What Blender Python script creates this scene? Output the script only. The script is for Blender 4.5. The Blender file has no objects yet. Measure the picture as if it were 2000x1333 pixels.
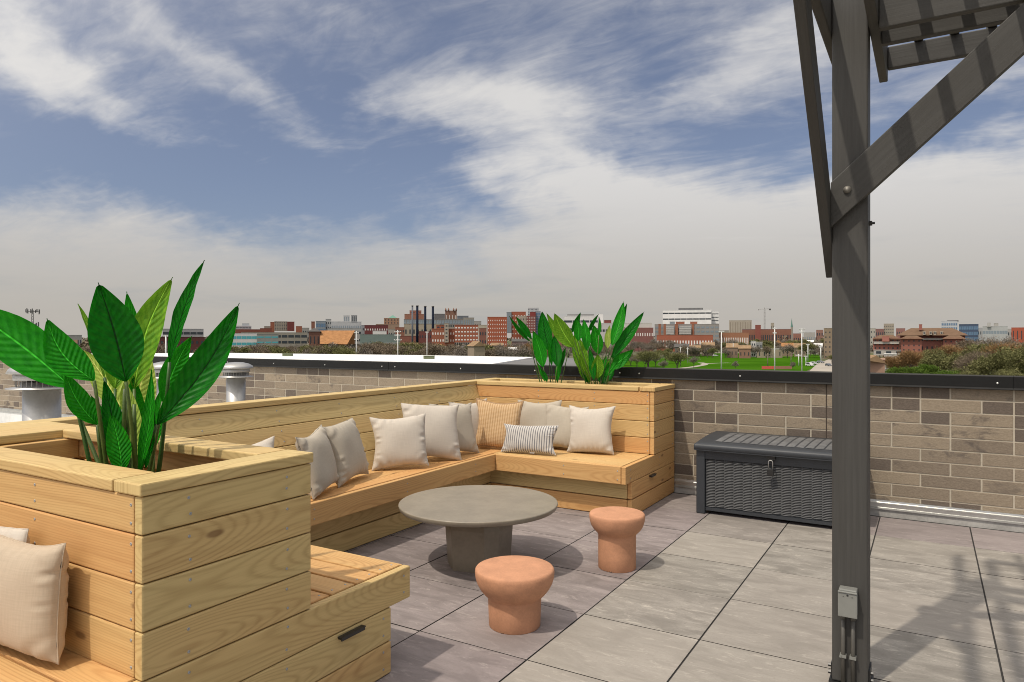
import bpy, bmesh, math, random
from mathutils import Vector, Matrix
R = math.radians
scene = bpy.context.scene
COL = scene.collection
rnd = random.Random(11)

# ------------------------------------------------------------------ survey frame
FOC, HZ, EYE, YAW = 1366.5, 660.3, 1.452, 0.5368
CS, SN = math.cos(YAW), math.sin(YAW)
def at(u, v, z):
    """point seen along a surveyed bearing at distance z ahead of the viewer"""
    x = (u-1000)/FOC*z
    return Vector((x*CS-z*SN, x*SN+z*CS, EYE-(v-HZ)/FOC*z))
def onh(u, v, h):
    return at(u, v, FOC*(EYE-h)/(v-HZ))
GZ = -14.5          # street level below the roof deck

# ------------------------------------------------------------------ object helpers
def tag(o, label=None, cat=None, group=None, kind=None):
    if label: o['label'] = label
    if cat: o['category'] = cat
    if group: o['group'] = group
    if kind: o['kind'] = kind
    return o
def empty(name, loc=(0,0,0), rz=0.0, label=None, cat=None, group=None):
    o = bpy.data.objects.new(name, None); COL.objects.link(o)
    o.location = loc; o.rotation_euler = (0,0,rz)
    o.empty_display_size = 0.2
    return tag(o, label, cat, group)
def link(name, me, parent=None, keep=False):
    o = bpy.data.objects.new(name, me); COL.objects.link(o)
    if parent is not None:
        o.parent = parent
        if keep: o.matrix_parent_inverse = parent.matrix_basis.inverted()
    return o

class MB:
    """mesh builder: collects shapes, becomes one mesh object"""
    def __init__(s):
        s.v=[]; s.f=[]; s.uv=[]; s.col=[]; s.mi=[]; s.smooth=[]
    def face(s, idx, uv=None, col=None, mi=0, smooth=False):
        s.f.append(idx); s.uv.append(uv or [(0,0)]*len(idx)); s.col.append(col or (0,0,0,1)); s.mi.append(mi); s.smooth.append(smooth)
    def box(s, c, d, rz=0, col=None, mi=0, M=None):
        x,y,z=[k/2 for k in d]; n=len(s.v)
        T = M if M is not None else Matrix.Translation(c) @ Matrix.Rotation(rz,4,'Z')
        for a in (-x,x):
            for b in (-y,y):
                for e in (-z,z): s.v.append(T @ Vector((a,b,e)))
        for q in ((0,1,3,2),(4,6,7,5),(0,4,5,1),(2,3,7,6),(0,2,6,4),(1,5,7,3)):
            s.face([n+k for k in q], col=col, mi=mi)
    def mm(s, a, b, **k):
        a=Vector(a); b=Vector(b)
        s.box((a+b)/2, [abs(b[i]-a[i]) for i in range(3)], **k)
    def quad(s, pts, col=None, mi=0, uv=None):
        n=len(s.v); s.v += [Vector(p) for p in pts]
        s.face(list(range(n,n+len(pts))), uv=uv, col=col, mi=mi)
    def prism(s, outline, z0, z1, col=None, mi=0):
        """outline in xy, extruded from z0 to z1"""
        n=len(s.v); k=len(outline)
        s.v += [Vector((p[0],p[1],z0)) for p in outline]+[Vector((p[0],p[1],z1)) for p in outline]
        s.face([n+i for i in range(k)][::-1], col=col, mi=mi); s.face([n+k+i for i in range(k)], col=col, mi=mi)
        for i in range(k):
            j=(i+1)%k; s.face([n+i,n+j,n+k+j,n+k+i], col=col, mi=mi)
    def tube(s, pts, rad, seg=8, col=None, mi=0, cap=True, smooth=True):
        n0=len(s.v); pts=[Vector(p) for p in pts]
        if not hasattr(rad,'__len__'): rad=[rad]*len(pts)
        for i,p in enumerate(pts):
            t=(pts[min(i+1,len(pts)-1)]-pts[max(i-1,0)]).normalized()
            a=t.orthogonal().normalized() if i==0 else (a-t*a.dot(t)).normalized()
            b=t.cross(a)
            for k in range(seg):
                w=2*math.pi*k/seg; s.v.append(p+(a*math.cos(w)+b*math.sin(w))*rad[i])
        for i in range(len(pts)-1):
            for k in range(seg):
                j=(k+1)%seg; q=n0+i*seg
                s.face([q+k,q+j,q+seg+j,q+seg+k], col=col, mi=mi, smooth=smooth)
        if cap:
            s.face([n0+k for k in range(seg)][::-1], col=col, mi=mi); q=n0+(len(pts)-1)*seg
            s.face([q+k for k in range(seg)], col=col, mi=mi)
    def lathe(s, prof, c=(0,0,0), seg=48, col=None, mi=0, smooth=True, ang=0):
        n0=len(s.v); c=Vector(c)
        for r,z in prof:
            for k in range(seg):
                w=2*math.pi*k/seg+ang; s.v.append(c+Vector((r*math.cos(w),r*math.sin(w),z)))
        for i in range(len(prof)-1):
            for k in range(seg):
                j=(k+1)%seg; q=n0+i*seg
                s.face([q+k,q+j,q+seg+j,q+seg+k], col=col, mi=mi, smooth=smooth)
        s.face([n0+k for k in range(seg)][::-1], col=col, mi=mi)
        q=n0+(len(prof)-1)*seg; s.face([q+k for k in range(seg)], col=col, mi=mi)
    def mesh(s, name, mats):
        me=bpy.data.meshes.new(name)
        me.from_pydata([tuple(v) for v in s.v], [], s.f)
        me.uv_layers.new(name='UVMap'); me.color_attributes.new('tone','FLOAT_COLOR','CORNER')
        li=0; uvd=[]; cd=[]
        for f,uv,c in zip(s.f,s.uv,s.col):
            for k in range(len(f)):
                uvd += uv[k]; cd += c
        me.uv_layers['UVMap'].data.foreach_set('uv', uvd); me.color_attributes['tone'].data.foreach_set('color', cd)
        me.polygons.foreach_set('material_index', s.mi); me.polygons.foreach_set('use_smooth', s.smooth)
        for m in (mats if isinstance(mats,(list,tuple)) else [mats]): me.materials.append(m)
        me.update(); return me
    def build(s, name, mats, parent=None):
        """coordinates are world; parts are re-expressed in their parent's frame"""
        me=s.mesh(name, mats); o=link(name, me, parent)
        if parent is not None:
            M=Matrix.Identity(4); p=parent; chain=[]
            while p is not None: chain.append(p); p=p.parent
            for q in reversed(chain): M = M @ (q.matrix_parent_inverse @ q.matrix_basis)
            me.transform(M.inverted())
        return o

# ------------------------------------------------------------------ node helpers
class NT:
    def __init__(s, tree): s.t=tree; s.n=tree.nodes; s.l=tree.links
    def new(s, typ, **kw):
        n=s.n.new(typ)
        for k,v in kw.items(): setattr(n,k,v)
        return n
    def put(s, sock, val):
        if isinstance(val, bpy.types.NodeSocket): s.l.new(val, sock)
        elif val is not None: sock.default_value = val
    def math(s, op, a, b=None, c=None, clamp=False):
        n=s.new('ShaderNodeMath', operation=op, use_clamp=clamp)
        s.put(n.inputs[0],a); s.put(n.inputs[1],b)
        if c is not None: s.put(n.inputs[2],c)
        return n.outputs[0]
    def vmath(s, op, a, b=None, scale=None):
        n=s.new('ShaderNodeVectorMath', operation=op); s.put(n.inputs[0],a)
        if b is not None: s.put(n.inputs[1],b)
        if scale is not None: s.put(n.inputs['Scale'],scale)
        return n.outputs[0]
    def comb(s,x,y,z):
        n=s.new('ShaderNodeCombineXYZ'); s.put(n.inputs[0],x); s.put(n.inputs[1],y); s.put(n.inputs[2],z); return n.outputs[0]
    def sep(s,v):
        n=s.new('ShaderNodeSeparateXYZ'); s.put(n.inputs[0],v); return n.outputs
    def noise(s, vec, scale=5, detail=4, rough=.5, dist=0, out=0):
        n=s.new('ShaderNodeTexNoise'); s.put(n.inputs['Vector'],vec)
        n.inputs['Scale'].default_value=scale; n.inputs['Detail'].default_value=detail
        n.inputs['Roughness'].default_value=rough; n.inputs['Distortion'].default_value=dist
        return n.outputs[out]
    def mix(s, fac, a, b, blend='MIX'):
        n=s.new('ShaderNodeMix', data_type='RGBA', blend_type=blend)
        s.put(n.inputs[0],fac)
        s.put(n.inputs[6], a if isinstance(a,bpy.types.NodeSocket) else (*a,1) if len(a)==3 else a)
        s.put(n.inputs[7], b if isinstance(b,bpy.types.NodeSocket) else (*b,1) if len(b)==3 else b)
        return n.outputs[2]
    def ramp(s, fac, lo, hi, smooth=True):
        n=s.new('ShaderNodeMapRange', interpolation_type='SMOOTHSTEP' if smooth else 'LINEAR')
        s.put(n.inputs[0],fac); n.inputs[1].default_value=lo; n.inputs[2].default_value=hi
        return n.outputs[0]
    def bump(s, h, strength=.3, dist=.01):
        n=s.new('ShaderNodeBump'); s.put(n.inputs['Height'],h)
        n.inputs['Strength'].default_value=strength; n.inputs['Distance'].default_value=dist
        return n.outputs[0]
def newmat(name):
    m=bpy.data.materials.new(name); m.use_nodes=True; t=NT(m.node_tree)
    b=next(n for n in t.n if n.type=='BSDF_PRINCIPLED'); return m,t,b
def objco(t): return t.new('ShaderNodeTexCoord').outputs['Object']
MATS={}
def plain(name, col, rough=.7, metal=0, var=.12, scale=3, bump=0, bscale=60, spec=.5):
    """surface with mottling of its own colour"""
    if name in MATS: return MATS[name]
    m,t,b=newmat(name); co=objco(t)
    n=t.noise(co,scale,5,.6); n2=t.noise(co,scale*9,3,.5)
    f=t.math('ADD', t.math('MULTIPLY',n,.7), t.math('MULTIPLY',n2,.3))
    f=t.ramp(f,.3,.7)
    c=t.mix(f,[max(0,k*(1-var)) for k in col],[min(1,k*(1+var)) for k in col])
    t.put(b.inputs['Base Color'],c); b.inputs['Roughness'].default_value=rough; b.inputs['Metallic'].default_value=metal
    b.inputs['Specular IOR Level'].default_value=spec
    if bump: t.put(b.inputs['Normal'], t.bump(t.noise(co,bscale,4,.6),bump,.004))
    MATS[name]=m; return m

# ------------------------------------------------------------------ materials of the deck
def wood_mat():
    m,t,b=newmat('treated_pine')
    uv=t.new('ShaderNodeUVMap',uv_map='UVMap').outputs[0]
    at_=t.new('ShaderNodeAttribute',attribute_name='tone'); tone=t.sep(at_.outputs['Color'])
    U,V,_=t.sep(uv)
    r1=t.math('MULTIPLY',tone[1],37.0)
    slow=t.noise(t.comb(t.math('MULTIPLY',U,.85),t.math('MULTIPLY',V,2.5),r1),1,2,.5)
    slow2=t.noise(t.comb(t.math('MULTIPLY',U,.75),r1,t.math('MULTIPLY',V,.6)),1,1,.5)
    cen=t.math('MULTIPLY_ADD',tone[2],.13,-.02)
    y=t.math('SUBTRACT',V,cen)
    y=t.math('ADD',y,t.math('MULTIPLY',t.math('SUBTRACT',slow,.5),.06))
    dep=t.math('MULTIPLY_ADD',slow2,.34,-.07)
    rad=t.math('SQRT',t.math('ADD',t.math('MULTIPLY',y,y),t.math('MULTIPLY',dep,dep)))
    fib=t.noise(t.comb(t.math('MULTIPLY',U,5),t.math('MULTIPLY',V,160),r1),1,3,.6)
    ring=t.math('SINE',t.math('ADD',t.math('MULTIPLY',rad,780.0),t.math('MULTIPLY',fib,2.6)))
    ring=t.math('MULTIPLY_ADD',ring,.5,.5); ring=t.math('POWER',ring,2.6)
    blot=t.noise(t.comb(t.math('MULTIPLY',U,1.6),t.math('MULTIPLY',V,7),t.math('ADD',r1,5.0)),1,4,.6)
    fx=t.math('ADD',tone[0],t.math('MULTIPLY',t.math('SUBTRACT',blot,.5),.5),clamp=True)
    base=t.mix(fx,(.615,.470,.215),(.62,.345,.135))
    dark=t.mix(fx,(.275,.170,.055),(.33,.125,.036))
    gfac=t.math('MULTIPLY',ring,t.math('MULTIPLY_ADD',blot,.60,-.02))
    c=t.mix(gfac,base,dark)
    c=t.mix(t.math('MULTIPLY',t.ramp(fib,.45,.8),.20),c,dark)
    band=t.noise(t.comb(t.math('MULTIPLY',U,.8),t.math('MULTIPLY',V,34),t.math('ADD',r1,11.0)),1,3,.55,.3)
    c=t.mix(t.math('MULTIPLY',t.ramp(band,.46,.72),.22),c,dark)
    # knots
    vo=t.new('ShaderNodeTexVoronoi',feature='F1'); t.put(vo.inputs['Vector'],t.comb(t.math('MULTIPLY',U,1.9),t.math('MULTIPLY',V,5.5),r1))
    vo.inputs['Scale'].default_value=1
    kn=t.ramp(vo.outputs['Distance'],.085,.04)
    c=t.mix(t.math('MULTIPLY',kn,.7),c,(.16,.075,.03))
    t.put(b.inputs['Base Color'],c); b.inputs['Roughness'].default_value=.62; b.inputs['Specular IOR Level'].default_value=.3
    hgt=t.math('ADD',t.math('MULTIPLY',ring,.35),fib)
    t.put(b.inputs['Normal'],t.bump(hgt,.3,.0007))
    return m
def stain_mat():
    m,t,b=newmat('charcoal_stained_timber')
    uv=t.new('ShaderNodeUVMap',uv_map='UVMap').outputs[0]
    at_=t.new('ShaderNodeAttribute',attribute_name='tone'); tone=t.sep(at_.outputs['Color'])
    U,V,_=t.sep(uv); r1=t.math('MULTIPLY',tone[1],37.0)
    fib=t.noise(t.comb(t.math('MULTIPLY',U,3),t.math('MULTIPLY',V,90),r1),1,5,.65)
    blot=t.noise(t.comb(U,t.math('MULTIPLY',V,6),r1),2,4,.6)
    c=t.mix(t.ramp(fib,.3,.75),(.047,.045,.041),(.060,.058,.053))
    c=t.mix(t.math('MULTIPLY',t.ramp(blot,.4,.75),.4),c,(.040,.036,.031))
    vo=t.new('ShaderNodeTexVoronoi',feature='F1'); t.put(vo.inputs['Vector'],t.comb(t.math('MULTIPLY',U,1.6),t.math('MULTIPLY',V,5),r1)); vo.inputs['Scale'].default_value=1
    c=t.mix(t.math('MULTIPLY',t.ramp(vo.outputs['Distance'],.07,.03),.6),c,(.03,.025,.02))
    t.put(b.inputs['Base Color'],c); b.inputs['Roughness'].default_value=.6
    t.put(b.inputs['Normal'],t.bump(fib,.45,.0018)); return m
def fabric_mat(name, col, kind='plain', col2=None):
    m,t,b=newmat(name)
    uv=t.new('ShaderNodeUVMap',uv_map='UVMap').outputs[0]; U,V,_=t.sep(uv)
    wx=t.math('SINE',t.math('MULTIPLY',U,2400)); wy=t.math('SINE',t.math('MULTIPLY',V,2400))
    slub=t.noise(t.comb(t.math('MULTIPLY',U,12),t.math('MULTIPLY',V,220),0),1,4,.6)
    slub2=t.noise(t.comb(t.math('MULTIPLY',U,220),t.math('MULTIPLY',V,12),3),1,4,.6)
    sl=t.math('MULTIPLY',t.math('ADD',slub,slub2),.5)
    c=t.mix(t.ramp(sl,.35,.65),[k*.93 for k in col],[min(1,k*1.04) for k in col])
    h=t.math('ADD',t.math('MULTIPLY',t.math('MULTIPLY',wx,wy),.25),sl)
    if kind=='stripe':
        s_=t.math('SINE',t.math('MULTIPLY',U,2*math.pi/.0215))
        c=t.mix(t.ramp(s_,.25,.5),c,col2)
    if kind=='rib':
        s_=t.math('SINE',t.math('MULTIPLY',U,2*math.pi/.022)); v_=t.math('SINE',t.math('MULTIPLY',V,2*math.pi/.012))
        h=t.math('ADD',t.math('MULTIPLY',s_,1.2),t.math('MULTIPLY',v_,.8))
        c=t.mix(t.ramp(t.math('ADD',s_,t.math('MULTIPLY',v_,.4)),-.1,-.5),c,col2)
    t.put(b.inputs['Base Color'],c); b.inputs['Roughness'].default_value=.95
    b.inputs['Specular IOR Level'].default_value=.1
    try: b.inputs['Sheen Weight'].default_value=.15
    except Exception: pass
    t.put(b.inputs['Normal'],t.bump(h,.3 if kind=='rib' else .25,.0012 if kind=='rib' else .0008)); return m
def paver_mat():
    m,t,b=newmat('stone_pavers'); co=objco(t)
    at_=t.new('ShaderNodeAttribute',attribute_name='tone'); tone=t.sep(at_.outputs['Color'])
    x,y,z=t.sep(co); r=t.math('MULTIPLY',tone[1],50.0)
    # long streaks running with the slab
    p=t.comb(t.math('MULTIPLY',x,2.0),t.math('MULTIPLY',y,5.5),r)
    st=t.noise(p,1.6,7,.66,.8); st2=t.noise(t.comb(t.math('MULTIPLY',x,6),t.math('MULTIPLY',y,22),r),1.2,6,.7,1.2)
    fine=t.noise(co,70,4,.7)
    warm=t.mix(t.ramp(st,.32,.68),(.205,.188,.163),(.335,.310,.272))
    mauv=t.mix(t.ramp(st,.32,.68),(.182,.154,.151),(.312,.266,.261))
    c=t.mix(tone[0],warm,mauv)
    pale=t.mix(tone[0],(.47,.43,.37),(.42,.37,.345))
    c=t.mix(t.math('MULTIPLY',t.math('MULTIPLY',t.ramp(st2,.55,.63),t.ramp(st,.38,.55)),.80),c,pale)
    c=t.mix(t.math('MULTIPLY',t.ramp(t.noise(t.comb(t.math('MULTIPLY',x,2),t.math('MULTIPLY',y,9),t.math('ADD',r,9)),1.5,6,.7,1),.55,.75),.5),c,t.mix(tone[0],(.17,.15,.128),(.132,.11,.112)))
    c=t.mix(t.math('MULTIPLY',t.ramp(fine,.52,.66),.30),c,(.13,.118,.105))
    c=t.mix(t.math('MULTIPLY',t.math('FRACT',t.math('MULTIPLY',tone[1],7.3)),.30),c,t.mix(tone[0],(.155,.142,.125),(.150,.125,.120)))
    c=t.mix(t.math('MULTIPLY',tone[2],.55),c,t.mix(tone[0],(.40,.36,.31),(.29,.25,.24)))
    t.put(b.inputs['Base Color'],c); b.inputs['Roughness'].default_value=.62; b.inputs['Specular IOR Level'].default_value=.4
    t.put(b.inputs['Normal'],t.bump(t.math('ADD',st2,t.math('MULTIPLY',fine,.4)),.25,.002)); return m
def brick_mat():
    m,t,b=newmat('tan_and_umber_brick'); co=objco(t)
    at_=t.new('ShaderNodeAttribute',attribute_name='tone'); tone=t.sep(at_.outputs['Color'])
    x,y,z=t.sep(co); r=t.math('MULTIPLY',tone[1],60.0)
    p=t.comb(x,t.math('ADD',y,r),t.math('MULTIPLY',z,2.2))
    n=t.noise(p,5,6,.68,.6); fine=t.noise(p,60,5,.7)
    tan_=t.mix(t.ramp(fine,.3,.7),(.245,.197,.142),(.330,.272,.203)); dk=t.mix(t.ramp(fine,.3,.7),(.115,.092,.075),(.165,.135,.110))
    smear=t.math('MULTIPLY',t.ramp(n,.50,.68),tone[2])
    c=t.mix(tone[0],tan_,dk); c=t.mix(smear,c,(.115,.096,.082))
    c=t.mix(t.math('MULTIPLY',t.ramp(t.noise(p,13,6,.75),.66,.78),.5),c,(.36,.32,.27))
    t.put(b.inputs['Base Color'],c); b.inputs['Roughness'].default_value=.9; b.inputs['Specular IOR Level'].default_value=.2
    t.put(b.inputs['Normal'],t.bump(fine,.6,.004)); return m
def leaf_mat(name, c1, c2, vein, rough=.32, trans=.25):
    m,t,b=newmat(name)
    uv=t.new('ShaderNodeUVMap',uv_map='UVMap').outputs[0]; U,V,_=t.sep(uv)   # U 0..1 along, V -1..1 across
    av=t.math('ABSOLUTE',V)
    ph=t.math('SUBTRACT',t.math('MULTIPLY',U,84),t.math('MULTIPLY',av,15))
    w=t.math('SINE',ph); n=t.noise(t.comb(t.math('MULTIPLY',U,5),t.math('MULTIPLY',V,1.5),0),2,4,.6)
    c=t.mix(t.ramp(n,.3,.7),c1,c2)
    geo=t.new('ShaderNodeAttribute',attribute_name='tone'); tn=t.sep(geo.outputs['Color'])
    brk=t.ramp(t.noise(t.comb(t.math('MULTIPLY',U,9),t.math('MULTIPLY',V,2.2),3),1.5,3,.6),.35,.68)
    c=t.mix(t.math('MULTIPLY',t.math('MULTIPLY',t.ramp(w,.55,1.0),tn[2]),t.math('MULTIPLY',brk,.45)),c,vein)
    c=t.mix(t.ramp(av,.05,.02),c,[min(1,k*2.2+.03) for k in c2] if name!='leaf_dark' else (.001,.012,.002))
    t.put(b.inputs['Base Color'],c); b.inputs['Roughness'].default_value=rough
    h=t.math('ADD',t.math('MULTIPLY',w,.5),t.math('MULTIPLY',t.ramp(av,.0,.12),1.2))
    b.inputs['Specular IOR Level'].default_value=.22
    t.put(b.inputs['Normal'],t.bump(h,.6,.005))
    tr=t.new('ShaderNodeBsdfTranslucent'); t.put(tr.inputs[0],t.mix(.5,c,c2)); mx=t.new('ShaderNodeMixShader'); mx.inputs[0].default_value=trans
    out=next(q for q in t.n if q.type=='OUTPUT_MATERIAL')
    t.l.new(b.outputs[0],mx.inputs[1]); t.l.new(tr.outputs[0],mx.inputs[2]); t.l.new(mx.outputs[0],out.inputs[0]); return m

WOOD=wood_mat(); STAIN=stain_mat(); PAVER=paver_mat(); BRICK=brick_mat()
MORTAR=plain('beige_mortar',(.44,.39,.31),.95,var=.1,scale=8,bump=.4)
BRONZE=plain('dark_bronze_coping',(.011,.011,.011),.5,var=.15,scale=2,metal=0.0,spec=.25)
GALV=plain('galvanised_steel',(.44,.435,.42),.45,.75,.10,6)
ALU=plain('mill_aluminium',(.60,.60,.58),.38,1.0,.08,9)
CONC=plain('cement_curb',(.40,.385,.36),.9,0,.22,5,.4)
MEMB=plain('white_roof_membrane',(.66,.66,.64),.8,0,.14,1.2,.2,20)
TERRA=plain('terracotta_ceramic',(.52,.262,.150),.72,0,.13,11,.25,160,.3)
TABLEM=plain('taupe_cast_concrete',(.245,.212,.162),.42,0,.13,6,.08,40)
BLACKM=plain('black_steel',(.018,.018,.018),.35,0,.1,5)
RESIN=plain('charcoal_resin',(.032,.036,.042),.5,0,.12,9,.08,200)
RESIN2=plain('worn_charcoal_resin',(.12,.12,.12),.62,0,.30,11,.1,120)
SCREW=plain('zinc_screw',(.42,.43,.44),.45,.7,.1,5)
GREYBOX=plain('painted_grey_metal',(.235,.238,.22),.45,.2,.06,5)
CONDM=plain('painted_conduit',(.075,.070,.060),.5,.0,.12,8)
# ------------------------------------------------------------------ timber
def board(mb, o, L, W, T, ex, ey, tone, bev=.005, seg=2, mi=0, ends=None):
    """a board with eased edges: corner o, length L along ex, width W along ey, thickness T along ex x ey"""
    ex=Vector(ex).normalized(); ey=Vector(ey).normalized(); ez=ex.cross(ey)
    bm=bmesh.new(); bmesh.ops.create_cube(bm,size=1)
    for v in bm.verts: v.co=Vector(((v.co.x+.5)*L,(v.co.y+.5)*W,(v.co.z+.5)*T))
    if ends:      # mitre / angled cuts: (start slope, end slope) shift of x per metre of y
        for v in bm.verts: v.co.x += (ends[0] if v.co.x<L/2 else ends[1])*v.co.y
    if bev>0: bmesh.ops.bevel(bm,geom=list(bm.edges),offset=bev,segments=seg,affect='EDGES',profile=.5)
    bm.normal_update(); n0=len(mb.v); bm.verts.ensure_lookup_table()
    r1,r2=rnd.random(),rnd.random(); uo=rnd.random()*40
    for v in bm.verts: mb.v.append(Vector(o)+ex*v.co.x+ey*v.co.y+ez*v.co.z)
    for f in bm.faces:
        n=f.normal; uv=[]
        for v in f.verts:
            c=v.co
            if abs(n.z)>=max(abs(n.x),abs(n.y))*.8: uv.append((c.x+uo, c.y+(.37 if n.z<0 else 0)))
            elif abs(n.y)>=abs(n.x): uv.append((c.x+uo, c.z+(W if n.y>0 else -T)+.0))
            else: uv.append((c.z*1.5+uo+5, c.y))
        flip = ez.dot(Vector((0,0,0)))  # right-handed frame keeps winding
        mb.face([n0+v.index for v in f.verts], uv=uv, col=(max(0,min(1,tone+rnd.uniform(-.07,.07))),r1,r2,1), mi=mi, smooth=False)
    bm.free()
PW=.1443; BW=.1405; BT=.038           # plank pitch, width, thickness
X1=-2.00; X2=-2.053; XF=-3.27; XB=-3.40
CAPB=.982; CAPT=1.020; SEAT=3*PW
SCM=[None]
class Screws(list):
    def build(s, name, mat, par):
        if SCM[0] is None:
            m_=MB(); m_.lathe([(.0052,.0),(.0050,.0008),(.0042,.0018),(.0016,.0019),(.0014,.0012),(0,.0012)],seg=12); SCM[0]=m_.mesh('screw_mesh',SCREW)
        for p,n in s:
            o=link('screw',SCM[0],par)
            o.matrix_basis=par.matrix_basis.inverted()@Matrix.Translation(p)@n.to_track_quat('Z','Y').to_matrix().to_4x4()
def screws(mb, pts, n):
    for p in pts: mb.append((Vector(p),Vector(n).normalized()))
UP=(0,0,1)
hb=[0,PW,2*PW,3*PW,4*PW,5*PW,6*PW]      # plank base heights
def plank_h(i): return (CAPB-6*PW-.003) if i==6 else BW

# ---- near planter with a seat on both sides -----------------------------------
near=empty('planter_bench',(X1-.7,1.55,0),0,'foreground wooden planter box with plank seats and a black handle on its end','planter bench')
NX0=-3.62; YA,YB=1.219,1.880; YC,YD=YB,2.467; YE=2.337
YF=YA-.587; YG=YA-.457
mb=MB()                                       # end panel in the plane X = X1, upper four boards
for i in range(3,7): board(mb,(X1-BT,YA,hb[i]),YB-YA,plank_h(i),BT,(0,1,0),UP,[.16,.10,.18,.05][i-3])
mb.build('end_panel',WOOD,near)
mb=MB()                                       # lower boards of the end, wider than the planter
board(mb,(X1-BT,YF,hb[2]),YD-YF,BW,BT,(0,1,0),UP,.12)
board(mb,(X1-BT,YG,hb[1]),YE-YG,BW,BT,(0,1,0),UP,.10)
board(mb,(X1-BT,YG,hb[0]+.004),YE-YG,BW-.004,BT,(0,1,0),UP,.45)
mb.build('side_panel',WOOD,near)
mb=MB()                                       # face towards the near seat
for i in range(3,7): board(mb,(X1-BT-.004,YA+.0,hb[i]),X1-BT-.004-NX0,plank_h(i),BT,(-1,0,0),UP,[.55,.62,.95,.55][i-3])
o=mb.build('front_panel',WOOD,near)
mb=MB()
for i in range(3,7): board(mb,(NX0,YB-.0,hb[i]),X1-BT-.004-NX0,plank_h(i),BT,(1,0,0),UP,.6)
mb.build('back_panel',WOOD,near)
mb=MB()                                       # cap: a board on each long side, cross boards at the ends
CW=.140
board(mb,(-3.503,YA-.008,CAPB),X1-CW-.003+3.503,CW,BT,(1,0,0),(0,1,0),.22)
board(mb,(-3.503,YB+.008-CW,CAPB),X1-CW-.003+3.503,CW,BT,(1,0,0),(0,1,0),.20)
board(mb,(X1-CW+.006,YB+.008,CAPB),YB-YA+.016,CW,BT,(0,-1,0),(1,0,0),.05)
board(mb,(-3.903,YB+.008,CAPB),YB-YA+.016,.197,BT,(0,-1,0),(1,0,0),.15)
board(mb,(-3.703,YB+.008,CAPB),YB-YA+.016,.197,BT,(0,-1,0),(1,0,0),.10)
mb.build('cap',WOOD,near)
mb=MB()                                       # inner framing seen through the open top
for y in (YA+2*BT+.002,YB-BT-.002):
    board(mb,(NX0+.05,y,CAPB-.094),X1-.1-NX0-.05,.090,BT,(1,0,0),UP,.62,.003)
    for x in (-3.38,-2.95,-2.52,-2.12): board(mb,(x,y+.0,.42),.46,.038,.038,UP,(-1,0,0) if y<1.5 else (-1,0,0),.6,.003)
for x in (X1-BT-.006,-3.46):
    board(mb,(x,YB-.08,CAPB-.094),YB-YA-.16,.090,BT,(0,-1,0),UP,.62,.003)
mb.mm((NX0+.04,YA+BT+.003,.40),(X1-BT-.003,YB-BT-.003,.44),col=(.5,.2,.3,1))
mb.build('inner_frame',WOOD,near)
mb=MB()                                       # seat on the table side
wS=(YD-BT-YC-BT-.003)/4
def seatboards(mb, x0, x1, ys, tone, w):
    for k,y in enumerate(ys): board(mb,(x0,y,SEAT-BT),x1-x0,w,BT,(1,0,0),(0,1,0),tone[k%len(tone)])
ys=[YC+BT*0+.002+k*(BW+.004) for k in range(4)]
seatboards(mb,XF+.02,X1-BT-.004,ys,[.9,.75,.85,.7],(YD-BT-YC-.014)/4-.001)
mb.build('seat',WOOD,near); mb=MB()
seatboards(mb,XF+.02,X1-BT-.004,[YF+BT+.002+k*(BW+.003) for k in range(4)],[.8,.9,.7,.85],(YA-YF-BT-.014)/4-.001)
mb.build('seat',WOOD,near)
mb=MB()
board(mb,(X1-BT-.004,YD-BT,hb[2]),X1-BT-.004-XF-.02,BW,BT,(-1,0,0),UP,.55)
mb.build('seat_rim',WOOD,near); mb=MB()
board(mb,(XF+.02,YF+BT,hb[2]),X1-BT-.004-XF-.02,BW,BT,(1,0,0),UP,.55)
o=mb.build('seat_rim',WOOD,near)
for yy in (YE,YG+BT):
    mb=MB()
    for i in (0,1): board(mb,(XB,yy,hb[i]+.004),X1-BT-.004-XB,BW-.004,BT,(1,0,0),UP,.3+.3*i)
    mb.build('base_panel',WOOD,near)

mb=Screws()
for i in range(7):
    zs=[hb[i]+.035,hb[i]+(.082 if i==6 else .108)]
    for y in (YA+.155,YB-.115):
        screws(mb,[(X1,y+rnd.uniform(-.004,.004),z+rnd.uniform(-.006,.006)) for z in zs],(1,0,0))
    if i==2: screws(mb,[(X1,YD-.045,z) for z in zs],(1,0,0))
    if i<2: screws(mb,[(X1,YE-.05,z) for z in zs],(1,0,0))
for i in range(3,7):
    for x in (X1-.055,X1-.62,-3.25): screws(mb,[(x,YA,hb[i]+.03),(x,YA,hb[i]+(.085 if i==6 else .112))],(0,-1,0))
for k,y in enumerate(ys):
    for x in (X1-.07,):
        screws(mb,[(x,y+.03,SEAT),(x,y+.105,SEAT)],(0,0,1))
mb.build('screw_heads',SCREW,near)
def handle(par, x, y0, y1, z):
    mb=MB()
    mb.mm((x+.016,y0+.004,z-.003),(x+.022,y1-.004,z+.0092))
    mb.mm((x+.001,y0+.004,z+.002),(x+.0165,y0+.014,z+.009)); mb.mm((x+.001,y1-.014,z+.002),(x+.0165,y1-.004,z+.009))
    mb.mm((x+.001,y0+.001,z+.0092),(x+.024,y1-.001,z+.0125))
    return mb.build('handle',BLACKM,par)
handle(near,X1,2.015,2.155,.262)

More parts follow.
